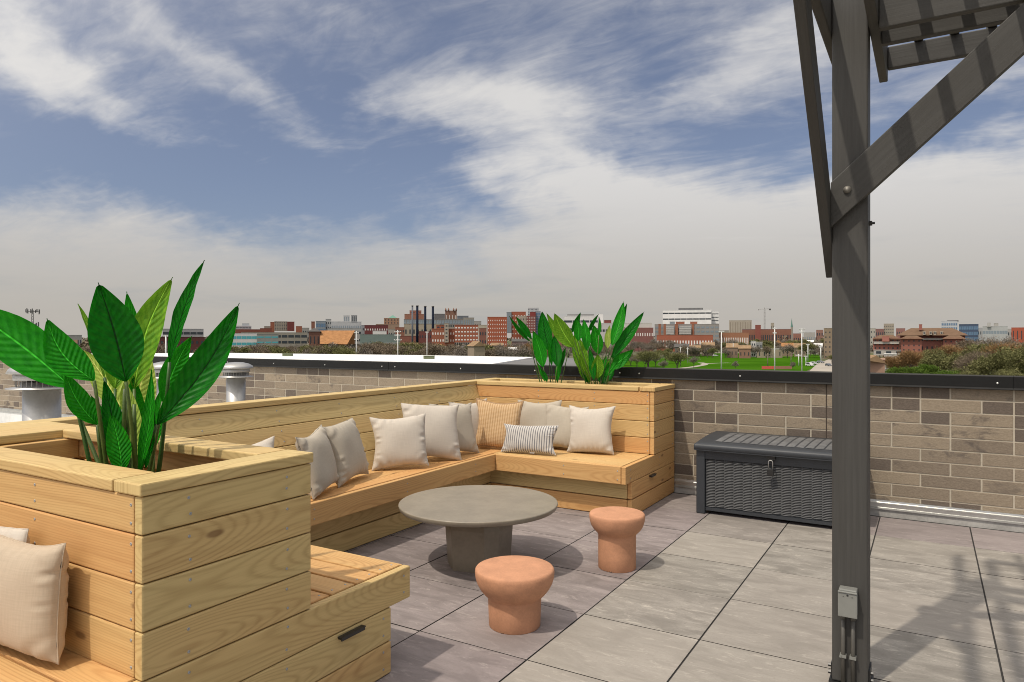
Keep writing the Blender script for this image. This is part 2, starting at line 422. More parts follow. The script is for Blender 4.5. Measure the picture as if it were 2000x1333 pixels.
# ---- long bench with a reclined plank back ----------------------------------------
XT=-3.915                                       # front of the back at cap height
XS=-3.715                                       # front of the back at seat height
LY0,LY1=YD-.6,5.215
longb=empty('long_bench',(-3.6,3.9,0),0,'long wooden bench with reclined plank back running from the foreground planter to the far corner','bench')
rec=Vector((XT-XS,0,CAPB-SEAT)).normalized(); bl=(Vector((XT-XS,0,CAPB-SEAT))).length
mb=MB(); yb0,yb1=-1.2,5.87
n=4; s0=0
for i in range(4):
    w=(bl/4)-.003
    board(mb,Vector((XS,yb0,SEAT))+rec*(i*bl/4)-Vector((rec.z,0,-rec.x))*BT,yb1-yb0,w,BT,(0,1,0),rec,[.12,.10,.16,.06][i])
ob=mb.build('backrest',WOOD,longb)
mb=MB()
board(mb,(XT-.132,yb1+.57,CAPB),yb1+.57-yb0,.140,BT,(0,-1,0),(1,0,0),.08)
mb.build('cap',WOOD,longb)
mb=MB()                                        # rear skin and studs behind the back
for i in range(7): board(mb,(XT-.10,yb1,hb[i]),yb1-yb0,plank_h(i),.019,(0,-1,0),UP,.2,.002)
mb.build('rear_panel',WOOD,longb)
mb=MB()
seg=(XF-BT-XS)/3
for k in range(3): board(mb,(XF-BT-.003-(k+1)*abs(XF-BT-XS)/3+0,5.80,SEAT-BT),5.80-YD+.02,abs(XF-BT-XS)/3-.004,BT,(0,-1,0),(1,0,0),[.95,.80,.85][k])
mb.build('seat',WOOD,longb)
mb=MB(); board(mb,(XF-BT,YD+.002,hb[2]),5.243-YD-.002,BW,BT,(0,1,0),UP,.72)
mb.build('seat_rim',WOOD,longb)
mb=MB()
for i in (0,1): board(mb,(XB-BT,YE+.02,hb[i]+.004),5.373-YE-.02,BW-.004,BT,(0,1,0),UP,[.12,.2][i])
mb.build('base_panel',WOOD,longb)
mb=Screws()
nb=rec.cross(Vector((0,1,0)))*-1
nb=Vector((rec.z,0,-rec.x))
for i in range(4):
    for y in (2.75,3.35,3.95,4.6,5.2):
        b0=Vector((XS,y,SEAT))+rec*(i*bl/4)
        screws(mb,[b0+rec*.03,b0+rec*.105],nb)
for y in (3.1,4.0,4.9):
    screws(mb,[(XF,y,hb[2]+.04),(XF,y,hb[2]+.1)],(1,0,0))
mb.build('screw_heads',SCREW,longb)

# ---- far corner bench with planter against the brick wall ----------------------
FY0,FYS,FYB,FY1=5.909,5.205,5.335,6.44
far=empty('planter_bench',(-2.6,6.0,0),0,'far wooden planter box with a plank seat, standing against the brick wall','planter bench')
mb=MB(); fl=X2-BT-.004
for i in range(3,7): board(mb,(XT-.02,FY0,hb[i]),fl-(XT-.02),plank_h(i),BT,(1,0,0),UP,[.85,.42,.50,1.0][i-3])
for v in mb.v: pass
o=mb.build('front_panel',WOOD,far); o.location.y-=BT*0
mb=MB()
for i in range(3,7): board(mb,(X2-BT,FY0-BT,hb[i]),FY1-FY0+BT,plank_h(i),BT,(0,1,0),UP,[.8,.55,.6,.75][i-3])
mb.build('end_panel',WOOD,far)
mb=MB()
board(mb,(X2-BT,FYS,hb[2]),FY1-FYS,BW,BT,(0,1,0),UP,.82)
for i in (0,1): board(mb,(X2-BT,FYB,hb[i]+.004),FY1-FYB,BW-.004,BT,(0,1,0),UP,[.85,.8][i])
mb.build('side_panel',WOOD,far)
mb=MB()
board(mb,(XT+.012,FY0-BT-.008,CAPB),X2-CW-.003-XT-.012,CW,BT,(1,0,0),(0,1,0),.25)
board(mb,(XT+.012,FY1+.003-CW,CAPB),X2-CW-.003-XT-.012,CW,BT,(1,0,0),(0,1,0),.12)
board(mb,(X2-CW+.008,FY1+.003,CAPB),FY1+.003-FY0+BT+.008,CW,BT,(0,-1,0),(1,0,0),.3)
mb.build('cap',WOOD,far)
mb=MB()
for i in range(3,7): board(mb,(XT-.02,FY1-.004,hb[i]),fl-(XT-.02),plank_h(i),BT,(1,0,0),UP,.5)
mb.mm((XT,FY0+.002,.74),(fl,FY1-BT-.006,.78),col=(.4,.3,.3,1))
board(mb,(XT+.0,FY0+BT,CAPB-.094),fl-XT,.09,BT,(1,0,0),UP,.5,.003)
mb.build('inner_frame',WOOD,far)
mb=MB()
ws=(FY0-BT-FYS-BT-.006)/4
for k in range(4): board(mb,(XF-BT,FYS+BT+.002+k*(ws+.001),SEAT-BT),fl-XF+BT,ws-.003,BT,(1,0,0),(0,1,0),[.45,.55,.7,.6][k])
mb.build('seat',WOOD,far)
mb=MB(); board(mb,(XF+.003,FYS+BT,hb[2]),fl-XF-.003,BW,BT,(1,0,0),UP,.78); mb.build('seat_rim',WOOD,far)
mb=MB()
for i in (0,1): board(mb,(XB+.0,FYB+BT,hb[i]+.004),fl-XB,BW-.004,BT,(1,0,0),UP,[.9,.12][i])
mb.build('base_panel',WOOD,far)
mb=Screws()
for i in range(3,7):
    for x in (X2-.06,-2.62,-3.2): screws(mb,[(x,FY0-BT,hb[i]+.03),(x,FY0-BT,hb[i]+(.085 if i==6 else .112))],(0,-1,0))
    for y in (FY0+.06,FY1-.06): screws(mb,[(X2,y,hb[i]+.03),(X2,y,hb[i]+(.085 if i==6 else .112))],(1,0,0))
for x in (X2-.07,-2.6): screws(mb,[(x,FYS,hb[2]+.035),(x,FYS,hb[2]+.105)],(0,-1,0))
for y in (FYS+.1,FYS+.8): screws(mb,[(X2,y,hb[2]+.035),(X2,y,hb[2]+.105)],(1,0,0))
mb.build('screw_heads',SCREW,far)
handle(far,X2,5.74,5.87,.262)

# ------------------------------------------------------------------ deck, roof, parapet
TP=.61; GX,GY=-1.5563,3.3559; WY=6.47
base=MB(); base.mm((-4.14,-6,-.30),(7.0,WY-.02,-.0045)); tag(base.build('deck_base',plain('dark_deck_underlay',(.03,.028,.026),.95)),kind='structure')
mb=MB(); r2=random.Random(5)
for i in range(-5,13):
    for j in range(-15,6):
        x0=GX+i*TP+.004; x1=GX+(i+1)*TP-.004; y0=GY+j*TP+.0038; y1=GY+(j+1)*TP-.0038
        x0=max(x0,-4.13); y1=min(y1,WY-.035)
        if x1-x0<.03 or y1-y0<.03: continue
        mv = 1.0 if i<0 else 0.0
        if j>=4: mv=.95
        if i==0 and j==3: mv=.35
        tone=(max(0,min(1,mv*r2.uniform(.8,1)+r2.uniform(0,.12))),r2.random(),r2.random()**1.5,1)
        dz=r2.uniform(-.0008,.0008); e=.0012
        n=len(mb.v)
        mb.v+=[Vector(p) for p in ((x0,y0,-.006),(x1,y0,-.006),(x1,y1,-.006),(x0,y1,-.006),(x0,y0,dz-e),(x1,y0,dz-e),(x1,y1,dz-e),(x0,y1,dz-e),(x0+e,y0+e,dz),(x1-e,y0+e,dz),(x1-e,y1-e,dz),(x0+e,y1-e,dz))]
        for qi,q in enumerate(((0,1,5,4),(1,2,6,5),(2,3,7,6),(3,0,4,7),(4,5,9,8),(5,6,10,9),(6,7,11,10),(7,4,8,11),(8,9,10,11))): mb.face([n+k for k in q],col=tone,mi=1 if qi<4 else 0)
tag(mb.build('paving',[PAVER,plain('dark_slab_edge',(.022,.019,.016),.95)]),kind='structure')  # slab sides coloured dark so the joints read as dark lines
mb=MB(); mb.mm((-22,-12,-.5),(-4.142,WY-.03,-.30)); mb.mm((-4.142,-12,-.5),(9,WY-.03,-.3004))
tag(mb.build('roof_membrane',MEMB),kind='structure')

wall=empty('parapet_wall',(0,WY,0),0,'low parapet wall of tan and dark brick with a black metal coping behind the benches','wall')
WX0,WX1=-22.0,7.0; WH=1.066
mb=MB(); mb.mm((WX0,WY+.004,.118),(WX1,WY+.30,WH-.002)); mb.build('mortar_core',MORTAR,wall)
mb=MB(); r3=random.Random(21); ch=.1003; nc=10
top=WH+.004
joints=set(); 
prev=[]
for c in range(10):
    z1=top-c*ch-.006; z0=z1-ch+.0075
    if z0<.11: z0=.118
    x=WX0+r3.choice([0,.2032]); cur=[]
    lastdark=0; run=0
    while x<WX1:
        dark = (r3.random()<.62 if run==1 else (r3.random()<.12 if run>=2 else r3.random()<.20))
        w=.2032 if dark else .4064
        if (not dark) and any(abs(p-(x+w))<.02 for p in prev) and r3.random()<.45 : 
            dark=True; w=.2032
        cur.append(x+w)
        x0,x1=x+.005,min(x+w,WX1)-.005
        # expansion joint
        if x0< -.455 < x1:
            pass
        e=.0035; tone=(1.0 if dark else r3.choice([0,0,.1,.2,.35,.5]),r3.random(),r3.choice([0,.2,.5,.8,.95]),1)
        n=len(mb.v); yf=WY
        mb.v+=[Vector(p) for p in ((x0,yf+.006,z0),(x1,yf+.006,z0),(x1,yf+.006,z1),(x0,yf+.006,z1),(x0+e,yf,z0+e),(x1-e,yf,z0+e),(x1-e,yf,z1-e),(x0+e,yf,z1-e))]
        for q in ((0,1,5,4),(1,2,6,5),(2,3,7,6),(3,0,4,7),(4,5,6,7)): mb.face([n+k for k in q],col=tone)
        run=(run+1) if dark else 0; lastdark=dark; x+=w
    prev=cur
mb.build('bricks',BRICK,wall)
mb=MB(); mb.mm((-.748,WY-.002,.125),(-.740,WY+.01,WH-.01)); mb.build('expansion_joint',plain('dark_sealant',(.05,.035,.025),.8),wall)
mb=MB()                                        # coping: face, drip edge, sloping top
for k in range(-7,3):
    a=k*3.05+ .55; b=a+3.05
    a=max(a,WX0); b=min(b,WX1)
    if b<=a: continue
    off=.0025*(k%2)
    pr=[(WY-.030-off,1.066),(WY-.044-off,1.058),(WY-.046-off,1.062),(WY-.032-off,1.074),(WY-.032-off,1.158),(WY-.026-off,1.168),(WY+.34,1.150),(WY+.34,1.05),(WY+.33,1.05),(WY+.33,1.07)]
    n=len(mb.v); m=len(pr)
    for xx in (a+.001,b-.001): mb.v+=[Vector((xx,y,z)) for y,z in pr]
    for i in range(m):
        j=(i+1)%m; mb.face([n+i,n+m+i,n+m+j,n+j])
    mb.face([n+i for i in range(m)]); mb.face([n+m+i for i in range(m)][::-1])
mb.build('coping',BRONZE,wall)
mb=MB()
for k in range(-7,3):
    a=k*3.05+.55
    for xx in (a+.10,a+1.05,a+2.0,a+2.95):
        if WX0<xx<WX1: mb.lathe([(.0085,0),(.0085,.002),(.006,.005),(.0,.006)],seg=12)
        else: continue
        q=len(mb.v)-48
        for i in range(q,len(mb.v)):
            v=mb.v[i]; mb.v[i]=Vector((xx+v.x,WY-.0322-.0025*(k%2)-v.z,1.108+v.y))
mb.build('fasteners',GALV,wall)
mb=MB()                                        # termination bar and counter flashing
pr=[(WY+.003,.128),(WY-.012,.126),(WY-.014,.112),(WY-.028,.108),(WY-.028,.098),(WY-.016,.094),(WY-.016,.070),(WY-.034,.060),(WY-.034,.055),(WY+.003,.055)]
n=len(mb.v); m=len(pr)
for xx in (WX0,WX1): mb.v+=[Vector((xx,y,z)) for y,z in pr]
for i in range(m):
    j=(i+1)%m; mb.face([n+i,n+m+i,n+m+j,n+j])
mb.build('flashing',ALU,wall)
mb=MB(); mb.mm((-4.1,WY-.022,-.06),(WX1,WY+.2,.054)); mb.build('curb',CONC,wall)
mb=MB()
x=WX0; 
while x<-4.1:
    w=r3.uniform(.7,1.0); mb.mm((x,WY-.018-r3.uniform(0,.004),-.31),(min(x+w,-4.1),WY+.1,.054)); x+=w+.001
mb.build('membrane_upstand',MEMB,wall)
# the storey below
mb=MB(); mb.mm((-22,-30,GZ),(9,WY+.3,-.51)); tag(mb.build('building',plain('tan_block_wall',(.25,.21,.16),.9),None),'tan building below the roof deck','building')
# ------------------------------------------------------------------ coffee table and stools
tp=onh(935,983.3,.400); TX,TY=-2.486,3.757
table=empty('coffee_table',(TX,TY,0),0,'round low taupe concrete coffee table on a faceted pedestal in front of the benches','table')
mb=MB(); mb.lathe([(.46,.366),(.498,.367),(.503,.371),(.510,.393),(.508,.398),(.502,.400)],(TX,TY,0),96); mb.build('tabletop',TABLEM,table)
mb=MB()
k=8; pr=[(.205,0),(.222,.255),(.218,.285),(.178,.366)]
angs=[YAW+R(d) for d in (-78,-52,-8,30,78,125,170,222)]
ring=[]
for r,z in pr:
    ring.append(len(mb.v))
    for a in angs: mb.v.append(Vector((TX+r*math.cos(a-R(90)+R(90))*1.0,TY+r*math.sin(a),z)))
for i in range(len(pr)-1):
    for q in range(k): j=(q+1)%k; mb.face([ring[i]+q,ring[i]+j,ring[i+1]+j,ring[i+1]+q])
mb.face([ring[0]+q for q in range(k)][::-1])
mb.build('pedestal',TABLEM,table)
def stool(x,y,prof,label):
    t=empty('stool',(x,y,0),0,label,'stool','terracotta stools by the coffee table')
    s=MB(); n=len(prof)
    s.lathe(prof,(x,y,0),96); s.build('body',TERRA,t)
    s=MB(); a=YAW-R(118); r=prof[0][0]+.0008
    s.mm((-.009,-.002,0),(.009,.002,.008)); 
    for i,v in enumerate(s.v): s.v[i]=Matrix.Translation((x+r*math.cos(a),y+r*math.sin(a),0.0005))@Matrix.Rotation(a+R(90),4,'Z')@v
    s.build('drain_notch',plain('notch_shadowed_clay',(.10,.05,.03),.9),t)
stool(-1.801,3.053,[(.127,.0),(.130,.004),(.1335,.10),(.1355,.143),(.1385,.150),(.146,.156),(.157,.166),(.176,.190),(.191,.218),(.199,.245),(.2015,.268),(.200,.282),(.195,.289),(.187,.2915),(.12,.2925),(.0,.2925)],'wide squat terracotta stool, the nearer of the two by the table')
stool(-1.694,4.147,[(.115,.0),(.118,.004),(.1185,.10),(.1185,.205),(.121,.217),(.130,.226),(.148,.244),(.163,.268),(.172,.297),(.1755,.322),(.174,.337),(.169,.344),(.160,.3465),(.1,.3475),(.0,.3475)],'taller narrow terracotta stool standing right of the table')

# ------------------------------------------------------------------ pillows
LIN=fabric_mat('white_linen',(.545,.49,.42)); BEI=fabric_mat('beige_linen',(.44,.39,.315)); FLAX=fabric_mat('flax_canvas',(.475,.385,.285))
STRP=fabric_mat('ticking_stripe',(.54,.51,.47),'stripe',(.17,.168,.175)); RIB=fabric_mat('tan_woven_rib',(.56,.39,.225),'rib',(.42,.26,.125))
PIPE=plain('tan_piping',(.33,.21,.115),.9,var=.2,scale=60)
def pillow(loc, yaw, tilt, roll, w, h, th, mat, label, seed, parts=None, wr=1.0, name='pillow'):
    """plump scatter cushion: two swelling faces meeting in a seam with pulled-out corners"""
    g=random.Random(seed); N=56
    ph=[g.uniform(0,6.28) for _ in range(16)]; fr=[g.uniform(20,34) for _ in range(8)]
    kx,ky=g.uniform(.12,.155),g.uniform(.10,.135)
    def P(s,t,side):
        ear=(abs(s)*abs(t))**3
        x=w/2*s*(1-kx*(1-t*t)*(abs(s)**2)); y=h/2*t*(1-ky*(1-s*s)*(abs(t)**2))
        x+=w*.012*math.sin(3*t+ph[0])*abs(s)**3; y+=h*.012*math.sin(3*s+ph[1])*abs(t)**3
        a=max(0,1-abs(s)**2.6); b=max(0,1-abs(t)**2.6)
        f=(a*b)**.48
        f*=1+.10*math.sin(1.6*s+ph[2])*math.cos(1.5*t+ph[3])-.08*t
        z=side*th/2*f
        # gathers running in from the seams
        ex=max(0,(abs(s)-.45)/.55); ey=max(0,(abs(t)-.45)/.55)
        i=0 if s>0 else 2; j=4 if t>0 else 6
        m1=math.exp(-((ex-.78)/.24)**2); m2=math.exp(-((ey-.80)/.18)**2)
        wv=math.sin(fr[i]*t+ph[i+4]+1.6*math.sin(4*t+ph[i]))*max(0,math.sin(2.3*t+ph[i+5])+.35)*(.45+.55*math.sin(fr[i]*.41*t+ph[i+2]))
        wh=math.sin(fr[j]*s+ph[j+4]+.9*math.sin(5*s+ph[j]))*max(0,math.sin(2.3*s+ph[j+5])+.35)
        z+=side*wr*.0052*(m1*wv*(1-ey*.6)+.5*m2*wh*(1-ex*.8))
        z+=side*.004*math.sin(4.2*s+ph[8])*math.sin(3.7*t+ph[9])*(a*b)**.5
        # diagonal folds towards the corners
        c=ex*ey; z+=side*wr*.006*math.sin(14*(s*t)+ph[7])*min(1,c*3)*(1-c)
        return Vector((x,y,z))
    mb=MB()
    for side in (1,-1):
        n0=len(mb.v)
        ps=[math.sin(-math.pi/2+math.pi*i/N) for i in range(N+1)]
        # mild clustering towards the seam
        ps=[.55*p+.45*(-1+2*i/N) for i,p in enumerate(ps)]
        for a in ps:
            for b in ps: mb.v.append(P(a,b,side))
        for i in range(N):
            for j in range(N):
                q=n0+i*(N+1)+j; f=[q,q+N+1,q+N+2,q+1]
                if side<0: f=f[::-1]
                uv=[(mb.v[k].x+w,mb.v[k].y+h) for k in f]
                mb.face(f,uv=uv,smooth=True)
    tilt=R(tilt); yaw=R(yaw)
    rr=Vector((math.cos(yaw),math.sin(yaw),0)); n0=Vector((math.sin(yaw),-math.cos(yaw),0))
    up=math.cos(tilt)*Vector((0,0,1))-math.sin(tilt)*n0; nn=rr.cross(up)
    M=Matrix((rr,up,nn)).transposed().to_4x4()
    Rl=Matrix.Rotation(R(roll),4,'Z')
    T=M@Rl
    zmin=min((T@v).z for v in mb.v)
    b0=T@Vector((0,-h/2*(1-ky),0))
    off=Vector((loc[0]-b0.x,loc[1]-b0.y,loc[2]-zmin+.002))
    T=Matrix.Translation(off)@T
    mb.v=[T@v for v in mb.v]
    root=empty(name,T.translation,yaw,label,'pillow')
    o=mb.build('cover',mat,root)
    mb=MB()
    rim=[P(s,t,0) for s,t in [(-1+2*i/24,-1) for i in range(24)]+[(1,-1+2*i/24) for i in range(24)]+[(1-2*i/24,1) for i in range(24)]+[(-1,1-2*i/24) for i in range(25)]]
    mb.tube([T@p for p in rim],.0085 if parts=='piping' else .0022,6)
    mb.build('piping' if parts=='piping' else 'seam',PIPE if parts=='piping' else mat,root)
    if parts=='label_tab':
        mb=MB(); mb.mm((.02,-h/2*(1-ky)-.010,.004),(.065,-h/2*(1-ky)+.012,.007)); mb.v=[T@v for v in mb.v]; mb.build('care_label',plain('white_label',(.75,.75,.75),.8),root)
    return root
S_=SEAT
def on_seat(u,v): p=onh(u,v,S_); return (p.x,p.y,S_)
pillow((-2.50,1.115,S_),3,5,3,.455,.36,.14,FLAX,'large beige linen pillow in front on the foreground seat, at the left edge',3)
pillow((-2.765,1.165,S_),-3,3,3,.45,.36,.09,LIN,'white pillow tucked behind the large beige pillow on the foreground seat',4)
pillow((-3.53,2.86,S_),62,22,10,.42,.355,.15,LIN,'white pillow mostly hidden behind the foreground planter cap',5)
pillow((-3.40,3.315,S_),113,15,4,.42,.41,.15,BEI,'greyish beige pillow seen side-on, first clear of the foreground planter',6,wr=1.7)
pillow((-3.50,3.685,S_),104,17,2,.43,.43,.16,BEI,'beige pillow leaning side-on, left of the front-facing white pillow',7,wr=1.6)
pillow((-3.505,4.215,S_),45,16,2,.44,.415,.16,LIN,'white pillow facing the camera on the middle of the long bench',8,wr=1.5)
pillow((-3.50,4.60,S_),52,18,-3,.50,.475,.16,LIN,'largest white pillow, standing behind the front-facing one on the long bench',9,wr=1.2)
pillow((-3.50,4.96,S_),72,17,-2,.46,.455,.15,BEI,'beige pillow half hidden between the largest white pillow and the tan woven one',10,wr=1.4)
pillow((-3.60,5.36,S_),66,10,2,.42,.44,.10,LIN,'pale pillow showing as a narrow strip against the tan woven pillow',12)
pillow((-3.39,5.41,S_),16,13,-2,.45,.445,.12,RIB,'tan woven ribbed pillow with piping in the bench corner',13,'piping',.5)
pillow((-3.13,5.735,S_),3,9,2,.46,.43,.12,BEI,'beige pillow right behind the tan woven pillow',14)
pillow((-3.01,5.33,S_),5,16,1,.53,.255,.12,STRP,'narrow lumbar pillow with thin dark and white stripes',15,'label_tab',.8)
pillow((-2.84,5.68,S_),3,12,-1,.43,.405,.13,BEI,'beige pillow between the striped lumbar pillow and the right-hand white one',16,wr=1.2)
pillow((-2.555,5.63,S_),7,13,1,.43,.42,.17,LIN,'bright white pillow at the right end of the far bench',17,wr=1.3)

# ------------------------------------------------------------------ storage box
bx0,bx1,by0,by1=-1.655,-.465,5.765,6.36
box=empty('deck_box',(-1.03,6.06,0),0,'charcoal resin deck storage box with wicker-pattern front and padlock, against the brick wall','storage box')
mb=MB()
mb.mm((bx0+.03,by0+.035,.03),(bx1-.03,by1-.01,.53))
mb.build('tub',RESIN,box)
mb=MB()
for x in (bx0,bx1-.072):
    mb.prism([(x,by0),(x+.072,by0),(x+.072,by0+.06),(x,by0+.06)],.0,.535)
mb.mm((bx0+.0,by1-.07,0),(bx0+.03,by1,.535)); mb.mm((bx1-.03,by1-.07,0),(bx1,by1,.535))
for m in mb.v: pass
o=mb.build('corner_post',RESIN,box)
bv=o.modifiers.new('bevel','BEVEL'); bv.width=.008; bv.segments=2
mb=MB(); mb.mm((bx0+.073,by0+.010,.455),(bx1-.073,by0+.05,.535)); mb.mm((bx0+.073,by0+.016,.030),(bx1-.073,by0+.05,.055))
o=mb.build('top_rail',RESIN,box)
mb=MB()                                           # wicker moulding: short bowed ribs between uprights
px0,px1,pz0,pz1=bx0+.080,bx1-.080,.058,.450; nc=14; cw=(px1-px0)/nc; nr=31; rh=(pz1-pz0)/nr
for c in range(nc):
    for r_ in range(nr):
        z=pz0+(r_+.5+(.5 if c%2 else 0))*rh
        if z>pz1-rh*.4: continue
        xa=px0+c*cw-.004; pts=[(xa+cw*t,by0+.030-.011*math.sin(math.pi*t),z) for t in (0,.25,.5,.75,1.08)]
        n=len(mb.v)
        for p in pts:
            for dy,dz in ((0,-rh*.25),(-.0040,0),(0,rh*.25)): mb.v.append(Vector((p[0],p[1]+dy,p[2]+dz)))
        for i in range(4):
            a=n+i*3
            mb.face([a,a+3,a+4,a+1],smooth=False); mb.face([a+1,a+4,a+5,a+2],smooth=False)
    mb.mm((px0+c*cw-.004,by0+.031,pz0),(px0+c*cw+.004,by0+.037,pz1))
mb.build('wicker_panel',plain('charcoal_wicker',(.115,.117,.12),.55,0,.1,12),box)
mb=MB()                                           # lid: rolled rim and crowned top with ribs
lx0,lx1=bx0-.010,bx1+.010
prof=[(by0-.026,.532),(by0-.032,.540),(by0-.032,.566),(by0-.022,.580),(by0+.02,.586),(by0+.06,.588)]
top=[(by0+.06+ (by1-by0-.10)*t, .590+.024*math.sin(math.pi*min(1,t*1.0)*.5)-.008*max(0,t-.7)) for t in (.05,.2,.35,.5,.65,.8,.95)]
prof=prof+top+[(by1+.02,.612),(by1+.03,.59),(by1+.03,.532)]
n=len(mb.v); m=len(prof)
xs=[lx0,lx0+.02,lx1-.02,lx1]
for x in xs:
    for y,z in prof: 
        k=(1 if x in (xs[1],xs[2]) else 0); zz=z if k else .532+(z-.532)*.86
        mb.v.append(Vector((x,y,zz)))
for a in range(3):
    for i in range(m-1): mb.face([n+a*m+i,n+a*m+i+1,n+(a+1)*m+i+1,n+(a+1)*m+i],smooth=True)
mb.face([n+i for i in range(m)]); mb.face([n+3*m+i for i in range(m)][::-1]); 
mb.mm((lx0+.004,by0-.030,.526),(lx1-.004,by1+.02,.533))
o=mb.build('lid',RESIN,box)
mb=MB()
npan=13; pw=(lx1-lx0-.30)/npan
for k in range(npan):
    xa=lx0+.15+k*pw+.006; xb=xa+pw-.012; n=len(mb.v); sh=.05
    for t,(y,z) in enumerate(top):
        s_=(t-3)/6*sh*.6
        c=math.sin(math.pi*t/6)
        for q in range(5):
            w=q/4; mb.v.append(Vector((xa+s_+(xb-xa)*w,y,z+.002+.006*math.sin(math.pi*w)*min(1,c*2+.15))))
    for t in range(6):
        for q in range(4): a=n+t*5+q; mb.face([a,a+1,a+6,a+5],smooth=True)
mb.build('lid_panels',RESIN2,box)
lk=at(1510,905,5.55)
mb=MB(); lx=-1.060; ly=by0-.012
mb.mm((lx-.028,ly-.006,.498),(lx+.030,ly+.02,.532)); mb.mm((lx-.015,ly-.012,.480),(lx+.017,ly+.01,.500)); mb.build('hasp',BLACKM,box)
lock=empty('padlock',(lx,ly-.02,.44),0,'small black padlock with a long steel shackle on the storage box','padlock')
mb=MB(); pts=[(lx-.016,ly-.02,.425),(lx-.016,ly-.02,.478)]+[(lx-.016*math.cos(a),ly-.02,.478+.016*math.sin(a)) for a in [R(20*i) for i in range(1,9)]]+[(lx+.016,ly-.02,.478),(lx+.016,ly-.02,.425)]
mb.tube(pts,.0038,8); mb.build('shackle',GALV,lock)
mb=MB(); mb.mm((lx-.026,ly-.033,.375),(lx+.024,ly-.007,.425)); o=mb.build('lock_body',BLACKM,lock); bv=o.modifiers.new('bevel','BEVEL'); bv.width=.004; bv.segments=2

# ------------------------------------------------------------------ roof vents
def vent(x,y,z0,rp,zc,rc,label):
    """round pipe, storm collar, louvred throat and domed hood; zc is the top of the hood"""
    t=empty('roof_vent',(x,y,z0),0,label,'vent')
    hh=rc*.36; thr=rc*.50; zb=zc-hh-thr
    s=MB(); s.lathe([(rp,z0),(rp,zb)],(x,y,0),40); s.build('pipe',GALV,t)
    s=MB(); s.lathe([(rp*1.02,zb-.012),(rc*1.02,zb-.004),(rc*1.02,zb+.0),(rp*1.1,zb+.014),(rp*1.1,zb+.05)],(x,y,0),40); s.build('collar',GALV,t)
    s=MB(); s.lathe([(rp*.8,zb),(rp*.8,zc-hh)],(x,y,0),32); s.build('throat',plain('vent_dark_inside',(.10,.085,.06),.7,.3),t)
    s=MB(); r=rp*1.45; nb=30
    for k in range(nb):
        a=2*math.pi*k/nb
        s.box((x+r*.92*math.cos(a),y+r*.92*math.sin(a),zb+thr*.28),(.006,.004,thr*.5),rz=a)
    s.lathe([(r*.90,zb+.001),(r*.94,zb+.001),(r*.94,zb+.006),(r*.90,zb+.006)],(x,y,0),30); s.build('louvre_ring',GALV,t)
    s=MB(); s.lathe([(r,zb+thr*.52),(r*1.02,zb+thr*.56),(r*1.02,zc-hh),(r*.9,zc-hh)],(x,y,0),40); s.build('band',GALV,t)
    s=MB(); s.lathe([(rc*.98,zc-hh-.004),(rc,zc-hh),(rc*.93,zc-hh*.62),(rc*.72,zc-hh*.28),(rc*.4,zc-hh*.07),(0,zc)],(x,y,0),48); s.build('hood',GALV,t)
p=at(461,700,8.3); vent(p.x,p.y,-.3,.107,1.165,.198,'round galvanised roof vent with domed hood, rightmost of the three behind the long bench')
p=at(329,700,7.1); vent(p.x,p.y,-.3,.105,1.215,.188,'galvanised roof vent half hidden by the palm-like leaves, middle of the three')
p=at(82,700,5.75); vent(p.x,p.y,-.3,.135,1.255,.245,'widest galvanised roof vent at far left behind the foreground planter')

# ------------------------------------------------------------------ pergola
perg=empty('pergola',(-.28,3.29,0),0,'charcoal stained timber pergola corner with post, knee braces and slats at the right','pergola')
QX0,QX1,QY0,QY1=-.349,-.213,3.22,3.356
def stick(name, boards, mat=STAIN, par=perg, **k):
    s=MB()
    for b in boards: board(s,*b,**k)
    return s.build(name,mat,par)
stick('post',[((QX0,QY0,.012),3.1,QX1-QX0,QY1-QY0,UP,(1,0,0),.5)],bev=.006)
# double beams running with the deck (towards the wall) and across
stick('beam',[((QX0-.002,3.95,2.726),6.5,.184,.038,(0,-1,0),UP,.5)])
stick('beam',[((QX1+.040,3.95,2.726),6.5,.184,.038,(0,-1,0),UP,.5)])
stick('beam',[((QX1+.041,QY0+.002,2.70),4.6,.184,.038,(1,0,0),UP,.5)])
stick('beam',[((QX1+.041,QY1+.040,2.70),4.6,.184,.038,(1,0,0),UP,.5)])
stick('beam',[((QX1+.041,3.94,2.776),4.6,.108,.038,(1,0,0),UP,.5)])
stick('beam',[((QX1+.041,.6,2.70),4.6,.184,.038,(1,0,0),UP,.5)])
stick('beam',[((QX1+.041,.42,2.70),4.6,.184,.038,(1,0,0),UP,.5)])
for k in range(2,24):
    x=-.04+(k-2)*.147
    stick('slat',[((x+.019,4.12,2.886),5.4,.038,.038,(0,-1,0),UP,.5)],bev=.003)
